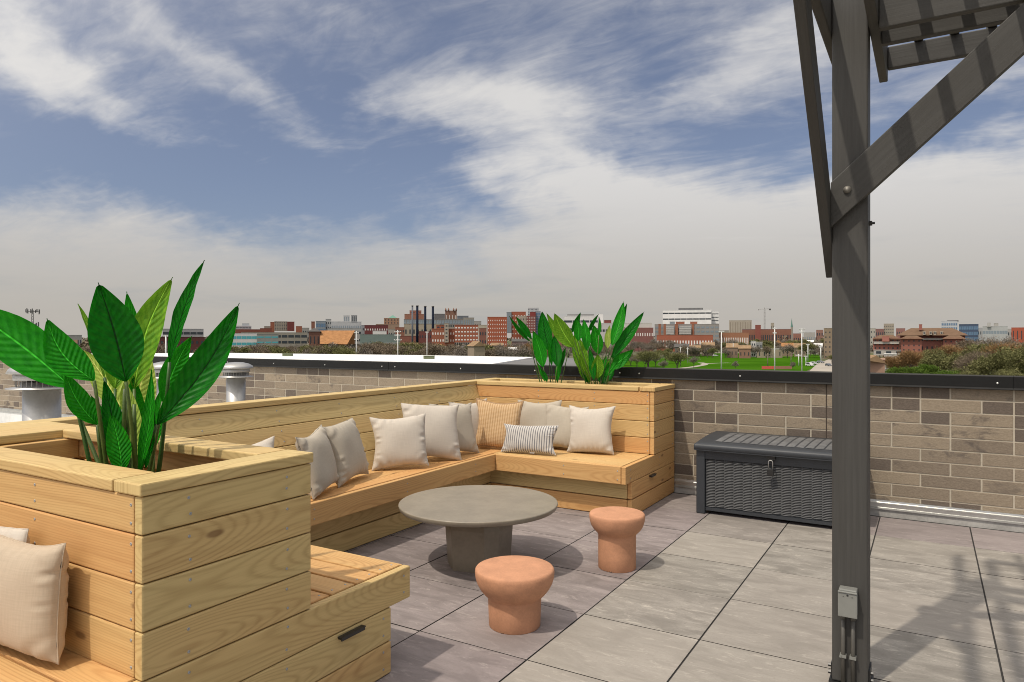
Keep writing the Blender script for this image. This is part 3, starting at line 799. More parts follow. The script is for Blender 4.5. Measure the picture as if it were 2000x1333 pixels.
# knee braces
# front brace in the plane Y = QY0, rising to the right
a=(QX0+.0,QY0-.0); z0,z1=1.925,2.105
d=Vector((1,0,.985)).normalized()
def brace_x():
    s=MB(); L=1.35; pl=[(QX0-.001,1.912),(QX0-.001,2.098)]
    # outline in XZ: vertical cut flush with the post, parallel edges
    top0=Vector((QX0-.001,2.098)); bot0=Vector((QX0-.001,1.912)); dd=Vector((1,.905)).normalized()
    pts=[bot0,bot0+dd*L,top0+dd*(L),top0]
    n=len(s.v); e=.004
    for y in (QY0-BT,QY0-.0005):
        for p in pts: s.v.append(Vector((p.x,y,p.y)))
    U=lambda p:((p.x-QX0)*dd.x+(p.y-1.9)*dd.y, -(p.x-QX0)*dd.y+(p.y-1.9)*dd.x)
    col=(.5,.31,.7,1)
    s.face([n,n+1,n+2,n+3],uv=[U(p) for p in pts],col=col)
    s.face([n+7,n+6,n+5,n+4],uv=[U(p) for p in pts[::-1]],col=col)
    for i in range(4):
        j=(i+1)%4; s.face([n+i,n+4+i,n+4+j,n+j],uv=[U(pts[i]),(U(pts[i])[0],U(pts[i])[1]+.04),(U(pts[j])[0],U(pts[j])[1]+.04),U(pts[j])],col=col)
    o=s.build('brace',STAIN,perg); m=o.modifiers.new('b','BEVEL'); m.width=.003; m.segments=2; return o
bx=brace_x()
def brace_y():
    s=MB(); L=1.5; Y0=QY1; 
    top0=Vector((Y0,1.90)); bot0=Vector((Y0,1.715)); dd=Vector((-1,.98)).normalized()
    pts=[bot0,bot0+dd*L,top0+dd*L,top0]; n=len(s.v)
    for x in (QX0-.0385,QX0-.0005):
        for p in pts: s.v.append(Vector((x,p.x,p.y)))
    U=lambda p:((p.x-Y0)*dd.x+(p.y-1.7)*dd.y, (p.x-Y0)*dd.y-(p.y-1.7)*dd.x)
    col=(.5,.77,.2,1)
    s.face([n+3,n+2,n+1,n],uv=[U(p) for p in pts[::-1]],col=col); s.face([n+4,n+5,n+6,n+7],uv=[U(p) for p in pts],col=col)
    for i in range(4):
        j=(i+1)%4; s.face([n+i,n+j,n+4+j,n+4+i],uv=[U(pts[i]),U(pts[j]),(U(pts[j])[0],U(pts[j])[1]+.04),(U(pts[i])[0],U(pts[i])[1]+.04)],col=col)
    o=s.build('brace',STAIN,perg); m=o.modifiers.new('b','BEVEL'); m.width=.003; m.segments=2; return o
brace_y()
s=MB(); s.lathe([(.0155,0),(.0155,.003),(.0135,.008),(.008,.012),(0,.0135)],seg=20)
for i,v in enumerate(s.v): s.v[i]=Vector((QX0+.062+v.x,QY0-BT-v.z,2.062+v.y))
s.build('bolt',plain('painted_bolt',(.17,.16,.14),.5,.3),perg)
s=MB(); s.tube([(QX1,QY0+.055,1.93),(QX1+.012,QY0+.055,1.93)],.010,6,smooth=False); s.tube([(QX1,QY0+.055,1.93),(QX1+.022,QY0+.055,1.93)],.005,8); s.build('bolt',BLACKM,perg)
s=MB(); 
for xx in (QX0-.006,QX1): s.mm((xx,QY0+.02,0),(xx+.006,QY1-.02,.075))
s.mm((QX0-.012,QY0-.01,.0),(QX1+.012,QY1+.01,.010))
for sx in (-1,1):
    xx=(QX0-.006) if sx<0 else (QX1+.006)
    for zz in (.03,.06): s.tube([(xx,QY0+.035,zz),(xx+sx*.012,QY0+.035,zz)],.008,6,smooth=False)
s.build('post_bracket',BLACKM,perg)
# outlet box with conduits on the front of the post
ob=empty('outlet_box',(-.29,QY0,.36),0,'grey weatherproof outlet box with two conduits, fixed low on the pergola post','outlet box')
s=MB(); cx=-.2845; hw=.034
s.mm((cx-hw,QY0-.050,.308),(cx+hw,QY0,.418)); o=s.build('box_body',GREYBOX,ob); m=o.modifiers.new('b','BEVEL'); m.width=.004; m.segments=2
s=MB(); s.mm((cx-hw-.002,QY0-.056,.306),(cx+hw+.002,QY0-.0505,.404)); s.mm((cx-hw-.002,QY0-.060,.405),(cx+hw+.002,QY0-.0505,.412)); o=s.build('cover',GREYBOX,ob); m=o.modifiers.new('b','BEVEL'); m.width=.0025; m.segments=2
s=MB()
for dx,dz,r in ((0,.397,.004),(-.016,.391,.0018),(.017,.391,.0018)): s.tube([(cx+dx,QY0-.0575,dz),(cx+dx,QY0-.0562,dz)],r,10)
s.build('screw',BLACKM,ob)
for dx in (-.020,.017):
    s=MB(); s.tube([(cx+dx,QY0-.016,.001),(cx+dx,QY0-.016,.300)],.0085,16); s.lathe([(.011,.285),(.011,.306)],(cx+dx,QY0-.016,0),12); s.build('conduit',CONDM,ob)
    s=MB(); s.mm((cx+dx-.0125,QY0-.027,.125),(cx+dx+.0125,QY0,.137)); s.tube([(cx+dx+(.016 if dx>0 else -.016)*.6,QY0-.027,.131),(cx+dx+(.016 if dx>0 else -.016)*.6,QY0-.034,.131)],.004,8); s.build('clamp',GREYBOX,ob)
# ------------------------------------------------------------------ leafy plants
G_DK=leaf_mat('leaf_dark',(.002,.105,.003),(.007,.200,.005),(.001,.030,.002),.34,.30)
G_MD=leaf_mat('leaf_mid',(.006,.195,.005),(.020,.320,.008),(.002,.085,.003),.38,.36)
G_LT=leaf_mat('leaf_light',(.085,.27,.012),(.20,.42,.025),(.03,.16,.006),.45,.35)
G_YL=leaf_mat('leaf_pale',(.34,.50,.07),(.46,.60,.12),(.10,.30,.02),.5,.35)
STEMM=plain('leaf_stalk',(.075,.125,.022),.45,0,.3,9)
STEMD=plain('leaf_stalk_dark',(.03,.09,.012),.45,0,.3,9)
LM={'d':G_DK,'m':G_MD,'l':G_LT,'y':G_YL}
def leaf(par, base, tip, wid, twist, fold, bow, mat, ruffle, seed, vein=.6, skew=0, toward=None):
    g=random.Random(seed); base=Vector(base); tip=Vector(tip); L=(tip-base).length
    t=(tip-base).normalized(); view=(Vector((0,0,EYE))-(base+tip)/2).normalized()
    n=(view-t*view.dot(t)).normalized(); n=Matrix.Rotation(R(twist),3,t)@n; s=t.cross(n)
    M=76 if wid>.06 else 30; K=8; p1,p2=g.uniform(0,6),g.uniform(0,6); mb=MB(); 
    for i in range(M+1):
        u=i/M
        w=wid/2*(math.sin(math.pi*u**.84)**.92 if 0<u<1 else 0)
        w*=1-.10*u
        if u>.97: w=wid*.012*(1-u)/.03
        w=max(w,.0012)
        c=base+t*(L*u)+n*(-bow*L*(4*u*(1-u))*.5 + (-bow*L*.35*u*u))+s*(skew*L*math.sin(math.pi*u))
        fo=R(fold)*(1-.35*u)
        for k in range(-K,K+1):
            v=k/K; r=w*abs(v)
            rf=ruffle*wid*(abs(v)**2)*(math.sin(u*17+p1+(1.3 if v>0 else 0))+.5*math.sin(u*31+p2*(1 if v>0 else 2)))
            cv=.05*wid*math.sin(math.pi*abs(v))+.012*wid*(.4+vein)*math.sin(84*u-15*abs(v))*min(1,abs(v)*3)*(1-.6*abs(v))
            mb.v.append(c+s*(math.copysign(1,v)*r*math.cos(fo))+n*(r*math.sin(fo)+rf-cv))
    W=2*K+1
    for i in range(M):
        for k in range(2*K):
            q=i*W+k; f=[q,q+1,q+W+1,q+W]
            uv=[((i+a)/M,(k+b-K)/K) for a,b in ((0,0),(0,1),(1,1),(1,0))]
            mb.face(f,uv=uv,col=(0,0,vein,1),smooth=True)
    return mb.build('leaf',LM[mat],par)
def stalk(par, a, b, r0=.007, r1=.0035, sag=.02, mat=None, seed=0):
    a=Vector(a); b=Vector(b); g=random.Random(seed)
    side=Vector((g.uniform(-1,1),g.uniform(-1,1),0))*sag
    pts=[a.lerp(b,i/8)+side*math.sin(math.pi*i/8)+ Vector((0,0,.0)) for i in range(9)]
    mb=MB(); mb.tube(pts,[r0+(r1-r0)*i/8 for i in range(9)],8); return mb.build('stalk',mat or STEMM,par)

def zpt(u,v,z): return at(u,v,z)
# foreground plant: blade base, tip (surveyed bearings), distance of base and tip, width etc.
root=onh(247,960,.74) ; RZ=2.68
R0=at(247,925,RZ); R0.z=.46
pl=empty('leafy_plant',(R0.x,R0.y,.44),0,'large glossy broad-leaved plant in the foreground planter box','plant')
spec=[ # bu,bv,tu,tv, zb,zt, width px, twist, fold, bow, mat, ruffle, vein, skew
 (140,757,-100,578,2.62,2.50,98,10,14,.06,'m',.010,.7,.03),
 (184,744,92,621,2.50,2.45,66,12,10,.08,'m',.006,.45,-.10),
 (246,746,192,552,2.46,2.40,100,4,10,.05,'d',.004,.8,.02),
 (204,738,154,592,2.78,2.85,26,40,30,.05,'l',.02,.5,.05),
 (259,736,249,569,2.86,2.90,40,20,12,.06,'m',.006,.5,.03),
 (262,760,336,541,2.80,2.86,66,-14,20,.04,'l',.022,.8,-.06),
 (331,708,396,508,2.64,2.60,36,-38,22,.05,'d',.03,.4,-.05),
 (307,830,467,591,2.60,2.72,72,-10,24,.05,'d',.012,.8,.05),
 (318,785,374,657,2.72,2.72,46,-8,12,.05,'m',.008,.35,-.04),
 (245,812,165,682,2.92,2.98,62,25,10,.05,'y',.008,.7,.03),
 (262,830,292,690,2.95,2.98,66,-12,10,.03,'y',.008,.8,-.03),
 (190,830,128,726,2.60,2.54,48,22,14,.05,'m',.010,.15,-.06),
 (233,920,203,740,2.58,2.60,44,10,16,.03,'d',.02,.25,.02),
 (238,925,216,808,2.50,2.50,46,-6,14,.04,'m',.02,.4,.03),
 (272,925,295,722,2.56,2.60,30,-30,28,.03,'m',.03,.3,.03),
 (285,915,300,800,2.60,2.60,30,-45,30,.03,'d',.03,.3,.03),
 (255,870,262,735,2.80,2.80,50,15,12,.03,'m',.008,.3,.0),
 (101,692,84,646,2.95,2.95,12,0,15,.05,'l',.01,.2,.05),
 (222,905,178,770,2.74,2.76,34,30,18,.04,'m',.02,.5,.05),
 (262,900,243,742,2.72,2.76,40,-8,16,.03,'y',.01,.7,.02),
 (300,880,330,735,2.76,2.80,34,-25,20,.04,'m',.02,.5,-.04),
 (225,760,222,640,2.90,2.95,44,5,12,.05,'l',.01,.7,.02),
 (166,860,40+95,700+60,2.9,2.9,1,0,10,.05,'m',.01,.2,0),
]
for i,(bu,bv,tu,tv,zb,zt,w,tw,fo,bo,mt,ru,ve,sk) in enumerate(spec[:-1]):
    leaf(pl,zpt(bu,bv,zb),zpt(tu,tv,zt),w/FOC*(zb+zt)/2*1.0,tw,fo,bo,mt,ru,50+i,ve,sk)
    if bv<905:
        j=(i*37)%7-3
        stalk(pl,(R0.x+j*.012*CS+.005*j,R0.y+j*.014,.50),zpt(bu,bv,zb),.0115,.0060,.018,STEMM if i%3 else STEMD,i)
for i,(u,v) in enumerate(((244,760),(250,780),(240,800),(262,790))):
    stalk(pl,(R0.x+.006*i,R0.y-.02+.01*i,.48),zpt(u,v,2.6+.03*i),.013,.007,.01,STEMM,80+i)
mb=MB(); mb.lathe([(.09,.44),(.11,.58),(.112,.585),(.10,.585),(.10,.575),(0,.575)],(R0.x,R0.y,0),24); mb.build('pot',plain('black_nursery_pot',(.02,.02,.02),.6),pl)

def zz(x,y): return (960+x/6.25, 580+y/6.25)
def farplant(label, ru, rz, L, seed):
    r0=at(ru,748,rz); r0.z=.80
    p=empty('leafy_plant',tuple(r0),0,label,'plant',None)
    for i,(tx,ty,bx,by,w,mt,tw,fo,ru_,ve) in enumerate(L):
        dz=((i*53)%7-3)*.035
        bu,bv=zz(bx,by); tu,tv=zz(tx,ty); z=rz+dz
        leaf(p,zpt(bu,bv,z),zpt(tu,tv,z+((i*31)%5-2)*.03),w/6.25/FOC*z*1.08,tw,fo,.05,mt,ru_,seed+i,ve,((i*17)%5-2)*.02)
        j=(i*29)%7-3
        if bv<740: stalk(p,(r0.x+j*.014,r0.y+j*.01,.80),zpt(bu,bv,z),.0065,.0038,.012,STEMM if i%3 else STEMD,seed+i)
    return p
farplant('smaller broad-leaved plant on the left in the far planter, with dark splayed leaves',1079,6.86,[
 (210,235,470,545,62,'d',-30,24,.02,.3),(300,240,490,520,90,'d',25,20,.02,.4),(505,410,630,860,158,'m',8,10,.006,.15),(615,172,700,660,172,'d',-5,14,.01,.35),
 (762,468,800,850,140,'d',8,12,.006,.3),(675,198,950,620,120,'l',20,18,.01,.8),(700,560,735,840,60,'m',25,22,.02,.3),(600,880,680,1040,60,'d',20,22,.03,.3),
 (845,720,800,1040,75,'m',-20,22,.03,.4),(560,800,650,1035,50,'m',30,22,.03,.4),(905,620,850,860,60,'d',-20,16,.02,.3)],200)
farplant('fuller broad-leaved plant on the right in the far planter, with bright green leaves',1170,6.68,[
 (765,200,1000,620,190,'l',-8,12,.01,.9),(1090,190,980,440,72,'d',10,20,.01,.3),(1040,270,1060,540,115,'m',5,14,.01,.5),(1020,420,1160,960,185,'l',12,12,.012,.8),
 (1120,268,1170,660,115,'m',-10,14,.01,.6),(1310,213,1180,440,52,'d',20,20,.02,.3),(1250,343,1310,700,150,'m',4,10,.008,.25),(1318,250,1310,470,42,'m',10,15,.01,.3),
 (1445,345,1415,630,86,'y',10,10,.02,.6),(1612,52,1470,600,140,'m',-8,12,.008,.25),(1657,78,1570,470,72,'d',12,20,.01,.3),(1862,178,1470,740,150,'d',-14,20,.01,.4),
 (1738,640,1385,890,150,'m',-10,12,.01,.35),(1630,590,1450,760,76,'d',20,20,.02,.6),(1190,620,1250,1020,90,'d',-14,16,.02,.4),(1080,700,1200,1050,130,'l',6,14,.015,.6),
 (1300,700,1290,1000,150,'l',0,12,.01,.5),(1500,840,1350,1060,120,'d',-22,20,.03,.6),(1560,760,1380,980,90,'m',-18,20,.03,.5),(1400,700,1310,1050,80,'m',-15,22,.02,.4),(1090,900,1180,1050,50,'d',30,20,.03,.4)],300)

# ------------------------------------------------------------------ city: ground, roofs
def poly(name, pts, h, mat, kind='structure', thick=0):
    mb=MB(); mb.quad([(p[0],p[1],h) for p in pts]); o=mb.build(name,mat); tag(o,kind=kind); return o
def gp(u,v,h=GZ): 
    p=onh(u,v,h); return (p.x,p.y)
gm,t,b=newmat('mixed_ground'); co=objco(t)
n1=t.noise(co,.012,6,.6); n2=t.noise(co,.15,5,.6)
c=t.mix(t.ramp(n1,.42,.6),(.135,.125,.09),(.075,.105,.035)); c=t.mix(t.ramp(n2,.5,.7),c,(.20,.185,.155))
t.put(b.inputs['Base Color'],c); b.inputs['Roughness'].default_value=.95; b.inputs['Specular IOR Level'].default_value=0
mb=MB(); mb.quad([(-26000,-8000,GZ),(26000,-8000,GZ),(26000,30000,GZ),(-26000,30000,GZ)]); tag(mb.build('ground',gm),kind='structure')
lm,t,b=newmat('park_lawn'); co=objco(t)
n1=t.noise(co,.03,6,.65); n2=t.noise(co,.6,5,.6)
c=t.mix(t.ramp(n1,.35,.65),(.030,.098,.004),(.048,.135,.007)); c=t.mix(t.math('MULTIPLY',t.ramp(n2,.4,.7),.35),c,(.065,.115,.018))
t.put(b.inputs['Base Color'],c); b.inputs['Roughness'].default_value=.95; b.inputs['Specular IOR Level'].default_value=0
PATHM=plain('pale_concrete_path',(.36,.325,.28),.9,0,.1,.05,spec=0)
ROADM=plain('worn_asphalt',(.19,.18,.17),.9,0,.15,.05,spec=0)
poly('lawn',[gp(1215,728),gp(1215,697),gp(1320,696.5),gp(1378,691),gp(1480,690.5),gp(1600,693),gp(1604,712),gp(1560,732),gp(1400,745)],GZ+.02,lm)
poly('lawn',[gp(1000,740),gp(1000,716),gp(1210,700),gp(1210,740)],GZ+.016,lm)
def strip(name, uv, w, mat, dz):
    pts=[Vector((*gp(u,v),0)) for u,v in uv]; mb=MB(); L=[];Rr=[]
    for i,p in enumerate(pts):
        d=(pts[min(i+1,len(pts)-1)]-pts[max(i-1,0)]).normalized(); s_=Vector((-d.y,d.x,0))*w/2
        L.append(p+s_); Rr.append(p-s_)
    for i in range(len(pts)-1): mb.quad([(*L[i].xy,GZ+dz),(*L[i+1].xy,GZ+dz),(*Rr[i+1].xy,GZ+dz),(*Rr[i].xy,GZ+dz)])
    return tag(mb.build(name,mat),kind='structure')
strip('path',[(1290,724),(1352,717.5),(1374,713.5),(1378,711),(1368,708.8)],4,PATHM,.06)
strip('path',[(1378,711),(1400,709.8),(1424,709.2)],3,PATHM,.05)
strip('path',[(1240,700.5),(1300,699.8),(1360,699.3)],5,PATHM,.06)
strip('path',[(1312,705),(1336,704.8)],3,PATHM,.06)
strip('road',[(1250,694.5),(1330,693.2),(1380,689.6),(1480,689.2),(1620,691)],14,PATHM,.09)
strip('road',[(1590,760),(1604,728),(1615,712),(1640,700)],11,PATHM,.10)
strip('road',[(380,684),(700,683),(1000,688),(1230,695)],12,ROADM,.09)
# white membrane roof of the neighbouring wing, and a grey one beside it
WM=plain('bright_white_roof',(.80,.79,.76),.75,0,.05,.15); GM=plain('grey_wing_roof',(.16,.155,.15),.8,0,.12,.3)
def slab(name,label,pts,h,mat,hb_,cat='building',extra=None):
    e=empty(name,(pts[0][0],pts[0][1],GZ),0,label,cat)
    mb=MB(); mb.prism(pts,h-.25,h,mi=0); mb.build('roof',mat,e)
    mb=MB(); cxx=sum(p[0] for p in pts)/len(pts); cyy=sum(p[1] for p in pts)/len(pts)
    mb.prism([((p[0]-cxx)*.985+cxx,(p[1]-cyy)*.985+cyy) for p in pts],GZ,h-.252); mb.build('wall',plain('tan_wing_wall',(.30,.27,.22),.9),e)
    return e
hr=.45
def hp(u,v): p=onh(u,v,hr); return (p.x,p.y)
wing=slab('low_wing','white flat roof of the low neighbouring wing beyond the parapet',[(-60,9.5),(-9.2,9.5),hp(962,711),hp(1043,697.8),hp(830,694.2),hp(430,689.5),hp(360,690)],hr,WM,0)
for u,v in ((562,696),(838,701.5)):
    p=onh(u,v,hr); mb=MB(); mb.box((p.x,p.y,hr+.07),(.50,.3,.12),rz=YAW); mb.box((p.x,p.y,hr+.145),(.54,.34,.02),rz=YAW)
    tag(mb.build('roof_hatch',plain('olive_hatch',(.13,.15,.08),.7)),'small olive hatch on the white roof, '+('left one near the church' if u<600 else 'right one below the smokestacks'),'roof hatch')
hr=.40
slab('low_wing','grey flat roof between the white wing and the park, behind the far plants',[hp(966,712),(-8.9,11.5),(-3.2,11.5),hp(1163,716),hp(1160,699.5),hp(1050,698.8)],.40,GM,0)

# ------------------------------------------------------------------ buildings
def wallm(col,var=.08): 
    lu=sum(col)/3; col=[(k*.78+lu*.22)*.76 for k in col]
    return plain('wall_%d_%d_%d'%tuple(int(k*100) for k in col),col,.9,0,var,.08,spec=.15)
DKG=plain('dark_window_glass',(.035,.045,.055),.15,0,.2,.3); LTG=plain('pale_window_glass',(.45,.48,.50),.2,0,.2,.3); TEAL=plain('teal_window_glass',(.08,.36,.40),.25,0,.15,.2); WHF=plain('white_window_trim',(.72,.70,.66),.7,0,.05,.2)
BLG=plain('blue_curtain_glass',(.10,.17,.26),.2,0,.2,.3); GRG=plain('grey_curtain_glass',(.20,.24,.27),.25,0,.2,.3)
ROOFG=plain('grey_flat_roof',(.30,.29,.27),.9,0,.1,.1)
EXP=1.0
def bld(label, u0, u1, vt, z, col, rows=0, cols=0, win=None, ww=.5, wh=.5, depth=22, yaw=0, name='building', par=None, vb=None, top=.04, band=False, cat='building', pname='wall', z0=None, roofc=None, both=True):
    """block seen between bearings u0..u1, top at vt, standing z metres ahead; windows are parts of their own"""
    c=at((u0+u1)/2,HZ,z); w=(u1-u0)/FOC*z; ht=EYE+(HZ-vt)/FOC*z
    zb=GZ if vb is None else EYE+(HZ-vb)/FOC*z
    yw=YAW+R(yaw)-math.atan(((u0+u1)/2-1000)/FOC); w*=math.cos(math.atan(((u0+u1)/2-1000)/FOC)); ca,sa=math.cos(yw),math.sin(yw)
    # front facade centred on c, body behind it
    e = par if par is not None else empty(name,(c.x,c.y,GZ),0,label,cat)
    F=Matrix.Translation((c.x,c.y,0))@Matrix.Rotation(yw,4,'Z')
    mb=MB(); mb.mm((-w/2,0,zb-.5),(w/2,depth,ht)); mb.v=[F@v for v in mb.v]; wl=mb.build(pname,wallm(col),e)
    H_=ht-zb
    mb=MB(); k=max(.25,H_*.012); mb.mm((-w/2-.15,-.15,ht-.001+.002),(w/2+.15,depth+.15,ht+k)); mb.v=[F@v for v in mb.v]; mb.build('roof',roofc or wallm([min(.8,q*1.15) for q in col]),e)
    if rows and cols and win is not None:
        cw=w/cols; rh=H_*(1-top)/rows; wm=MB(); wm.mm((-cw*ww/2,-.12,-rh*wh/2),(cw*ww/2,.06,rh*wh/2))
        me=wm.mesh('window_mesh',win)
        inv=Matrix.Translation((c.x,c.y,GZ)).inverted() if par is None else (par.matrix_basis).inverted()
        for r_ in range(rows):
            for q in range(cols):
                o=link('window',me,e); o.matrix_basis=inv@F@Matrix.Translation((-w/2+cw*(q+.5),0,ht-H_*top-rh*(r_+.5)))
    return e
def blk(e,u0,u1,vt,vb,z,col,pname='upper_block',depth=14,rows=0,cols=0,win=None,ww=.5,wh=.5,mat=None):
    return bld(None,u0,u1,vt,z,col,rows,cols,win,ww,wh,depth,0,par=e,vb=vb,pname=pname)
RED=(.30,.085,.045); ORG=(.42,.130,.060); MAR=(.16,.048,.042); BEG=(.42,.36,.27); TAN=(.36,.27,.18); WHT=(.80,.78,.74); GRY=(.33,.33,.33); DGR=(.14,.14,.145); PINK=(.42,.135,.095)
B=[]
e=bld('low white office building with teal window bands at the left of the skyline',452,502,652,720,WHT,3,5,TEAL,.92,.42,depth=30)
blk(e,502,544,653,674,718,(.33,.34,.30),'grey_wing',26,2,3,TEAL,.9,.25)
e=bld('beige open parking deck behind the teal-banded office',472,601,650,840,(.38,.34,.27),3,10,DKG,.86,.42,depth=40)
e=bld('red brick hospital block with a white stepped upper floor, left of the concrete tower',440,515,644,980,RED,2,10,LTG,.5,.3,depth=40)
blk(e,455,491,637,644,985,(.55,.57,.58),'upper_floor',20,1,6,DKG,.9,.25); blk(e,473,487,632.5,637,990,(.5,.52,.54),'penthouse',10)
e=bld('orange and beige tower block with a maroon end, left of the shingle-roofed church',528,536,630,1010,ORG,depth=30)
blk(e,536,561,628.5,646,1008,BEG,'concrete_face',30,6,7,DKG,.45,.4); blk(e,561,575,629,646,1009,(.24,.055,.045),'maroon_end',30,0,0)
bld('small orange brick stair tower right of the maroon-ended block',578,590,638,1000,ORG,depth=12)
bld('low red brick range in front of the concrete tower',508,531,642,960,RED,1,5,DKG,.4,.3,depth=14)
# left edge, seen between the leaves
bld('grey low-rise with ribbon windows seen between the foreground leaves',318,398,643,900,(.42,.42,.42),3,6,DKG,.9,.35,depth=30)
bld('maroon brick warehouse between the foreground leaves',312,400,659,620,MAR,2,9,DKG,.4,.3,depth=20)
# church with shingle roof
ch=bld('brick church with a big orange shingled roof and a round-hipped tower',603,625,648,470,(.27,.12,.075),2,3,DKG,.25,.5,depth=9,name='church',cat='church')
def tri_roof(e,pts,mat,nm='roof'):
    mb=MB(); mb.quad(pts); mb.build(nm,mat,e)
SHG=plain('orange_shingle',(.34,.175,.080),.9,0,.22,.5,spec=0); BRS=plain('brown_shingle',(.165,.108,.072),.9,0,.15,.4,spec=0); TNS=plain('tan_shingle',(.28,.19,.115),.9,0,.2,.4,spec=0); DRS=plain('dark_slate',(.085,.08,.075),.8,0,.15,.4)
def hip(e,u0,u1,vt,vb,z,depth,mat,over=1.0,ridge=.4,yaw=0,nm='roof'):
    c=at((u0+u1)/2,HZ,z); w=(u1-u0)/FOC*z/2; zt=EYE+(HZ-vt)/FOC*z; zb=EYE+(HZ-vb)/FOC*z
    F=Matrix.Translation((c.x,c.y,0))@Matrix.Rotation(YAW+R(yaw)-math.atan(((u0+u1)/2-1000)/FOC),4,'Z'); w*=math.cos(math.atan(((u0+u1)/2-1000)/FOC)); o=over; d=depth
    P=[(-w-o,-o,zb),(w+o,-o,zb),(w+o,d+o,zb),(-w-o,d+o,zb),(-w*ridge,d/2,zt),(w*ridge,d/2,zt)]
    mb=MB(); mb.v=[F@Vector(p) for p in P]
    for q in ((0,1,5,4),(1,2,5),(2,3,4,5),(3,0,4),(3,2,1,0)): mb.face(list(q))
    return mb.build(nm,mat,e)
hip(ch,602,626,640.5,648,470,9,DRS,.6,.02,nm='tower_roof')
blk(ch,608,615,629,641,474,(.33,.13,.075),'chimney',3)
blk(ch,625,684,672,700,468,(.25,.13,.08),'nave_wall',14)
zc=468
def wl(u,v,z): return at(u,v,z)
mb=MB(); A=[wl(625,672,460),wl(678,673,460),wl(693,646,478),wl(625,646,478)]; Bk=[wl(693,673,497),wl(625,673,497)]
mb.v=A+Bk; [mb.face(list(q)) for q in ((0,1,2,3),(2,4,5,3),(1,4,2))]; mb.build('nave_roof',SHG,ch)
# hospital with fins
e=bld('pale grey hospital with tall vertical fins and a twin-shaft tower, right of the church',647,706,629,900,(.50,.51,.51),1,16,GRG,.45,.8,depth=30)
blk(e,671,683,617,629,902,(.52,.53,.54),'tower_shaft',12,1,3,GRG,.35,.7); blk(e,686,697.5,616.5,629,902,(.36,.37,.38),'tower_shaft',12,1,3,DKG,.35,.8)
blk(e,640,706,642,672,880,(.46,.45,.42),'podium',16,2,12,DKG,.75,.3)
bld('blue-grey glass block left of the finned hospital',617,636,628,890,GRG and (.28,.33,.37),5,4,BLG,.8,.6,depth=20)
bld('pale grey concrete slab between the glass block and the finned hospital',636,647,624,895,(.44,.45,.44),6,3,DKG,.4,.4,depth=20)
bld('maroon brick block with white windows, right of the finned hospital',712,758,636,840,(.20,.045,.045),4,10,WHF,.35,.3,depth=30)
bld('white flat-fronted shed before the maroon block',728,755,647,780,WHT,depth=12)
bld('long low pale green-roofed shed left of the red pump house',703,782,654,700,(.22,.30,.27),depth=16)
bld('low red brick pump house with dark round windows',782,820,657,700,(.36,.12,.075),1,5,DKG,.18,.35,depth=12)
e=bld('beige stepped block with an orange gabled top, left of the smokestacks',734,780,634,1000,(.42,.27,.17),2,9,DKG,.4,.35,depth=24)
blk(e,750,780,622,634,1002,(.45,.24,.13),'gabled_floor',18,2,5,DKG,.35,.4)
hip(e,758,776,616,622,1004,14,plain('green_copper',(.12,.26,.20),.7),.2,.1)
e=bld('orange brick hall rising behind the smokestacks',790,828,614.5,1080,(.42,.17,.095),3,6,WHF,.8,.14,depth=24)
blk(e,800,823,607,614.5,1082,(.42,.15,.085),'upper_block',16,1,4,DKG,.3,.3)
e=bld('beige plant building with dark round windows under the smokestacks',789,860,634,900,(.46,.38,.26),2,9,DKG,.32,.34,depth=26)
blk(e,789,905,624.5,634,905,(.27,.26,.25),'glazed_gallery',16,1,22,GRG,.8,.7)
e=bld('grey stepped penthouse block left of the castle-like tower',848,869,614,1100,(.20,.19,.19),2,6,GRG,.8,.3,depth=14)
e=bld('castle-like red and tan tower with pointed corner pinnacles',869.5,892,608,1120,(.33,.16,.10),2,4,WHF,.18,.7,depth=16,name='tower',cat='tower')
for u in (870.5,876,886,891): 
    p=at(u,HZ,1119); hh=EYE+(HZ-607.5)/FOC*1119; mb=MB(); mb.lathe([(1.3,hh),(1.3,hh+2.2),(0,hh+5)],(p.x,p.y,0),8); mb.build('pinnacle',wallm((.33,.16,.10)),e)
e=bld('broad beige institutional block right of the castle-like tower',858,925,624,1000,(.37,.33,.26),3,16,DKG,.55,.35,depth=26)
blk(e,893,915,617.5,624,1004,(.15,.17,.20),'plant_screen',12); blk(e,905,926,621,640,990,(.36,.33,.27),'end_bay',20,1,5,GRG,.6,.7)
# four stacks
for i,(u,vt,vb,z,w) in enumerate(((805.5,597,646,690,3.4),(815,597,649,680,4.8),(830.5,598,648,684,4.6),(845.5,598.2,644,694,4.6))):
    p=at(u,HZ,z); r=w/2/FOC*z; hh=EYE+(HZ-vt)/FOC*z
    st=empty('smokestack',(p.x,p.y,GZ),0,['slim grey smokestack, leftmost of the four','dark navy smokestack, second from the left of the four','dark navy smokestack, third from the left of the four','dark navy smokestack, rightmost of the four'][i],'smokestack','four smokestacks on the skyline')
    mb=MB(); mb.lathe([(r*1.15,GZ),(r*.95,hh-1)],(p.x,p.y,0),16); mb.build('shaft',plain('grey_stack',(.09,.105,.13),.6) if i==0 else plain('navy_stack',(.008,.013,.028),.6,spec=.1),st)
    mb=MB(); mb.lathe([(r*1.1,hh-1),(r*1.1,hh)],(p.x,p.y,0),16); mb.build('rim',DRS,st)
e=bld('long orange-red brick block with four rows of pale windows and a beige stair tower',843,888,643,560,ORG,4,9,WHF,.45,.32,depth=30)
blk(e,868,876,632,668,556,(.48,.42,.32),'stair_tower',6,5,1,DKG,.45,.3)
blk(e,888,934,635.5,668,552,(.46,.125,.055),'main_wing',26,4,8,WHF,.6,.30)
blk(e,852,868,636,643,562,ORG,'penthouse',10,1,2,DKG,.6,.4)
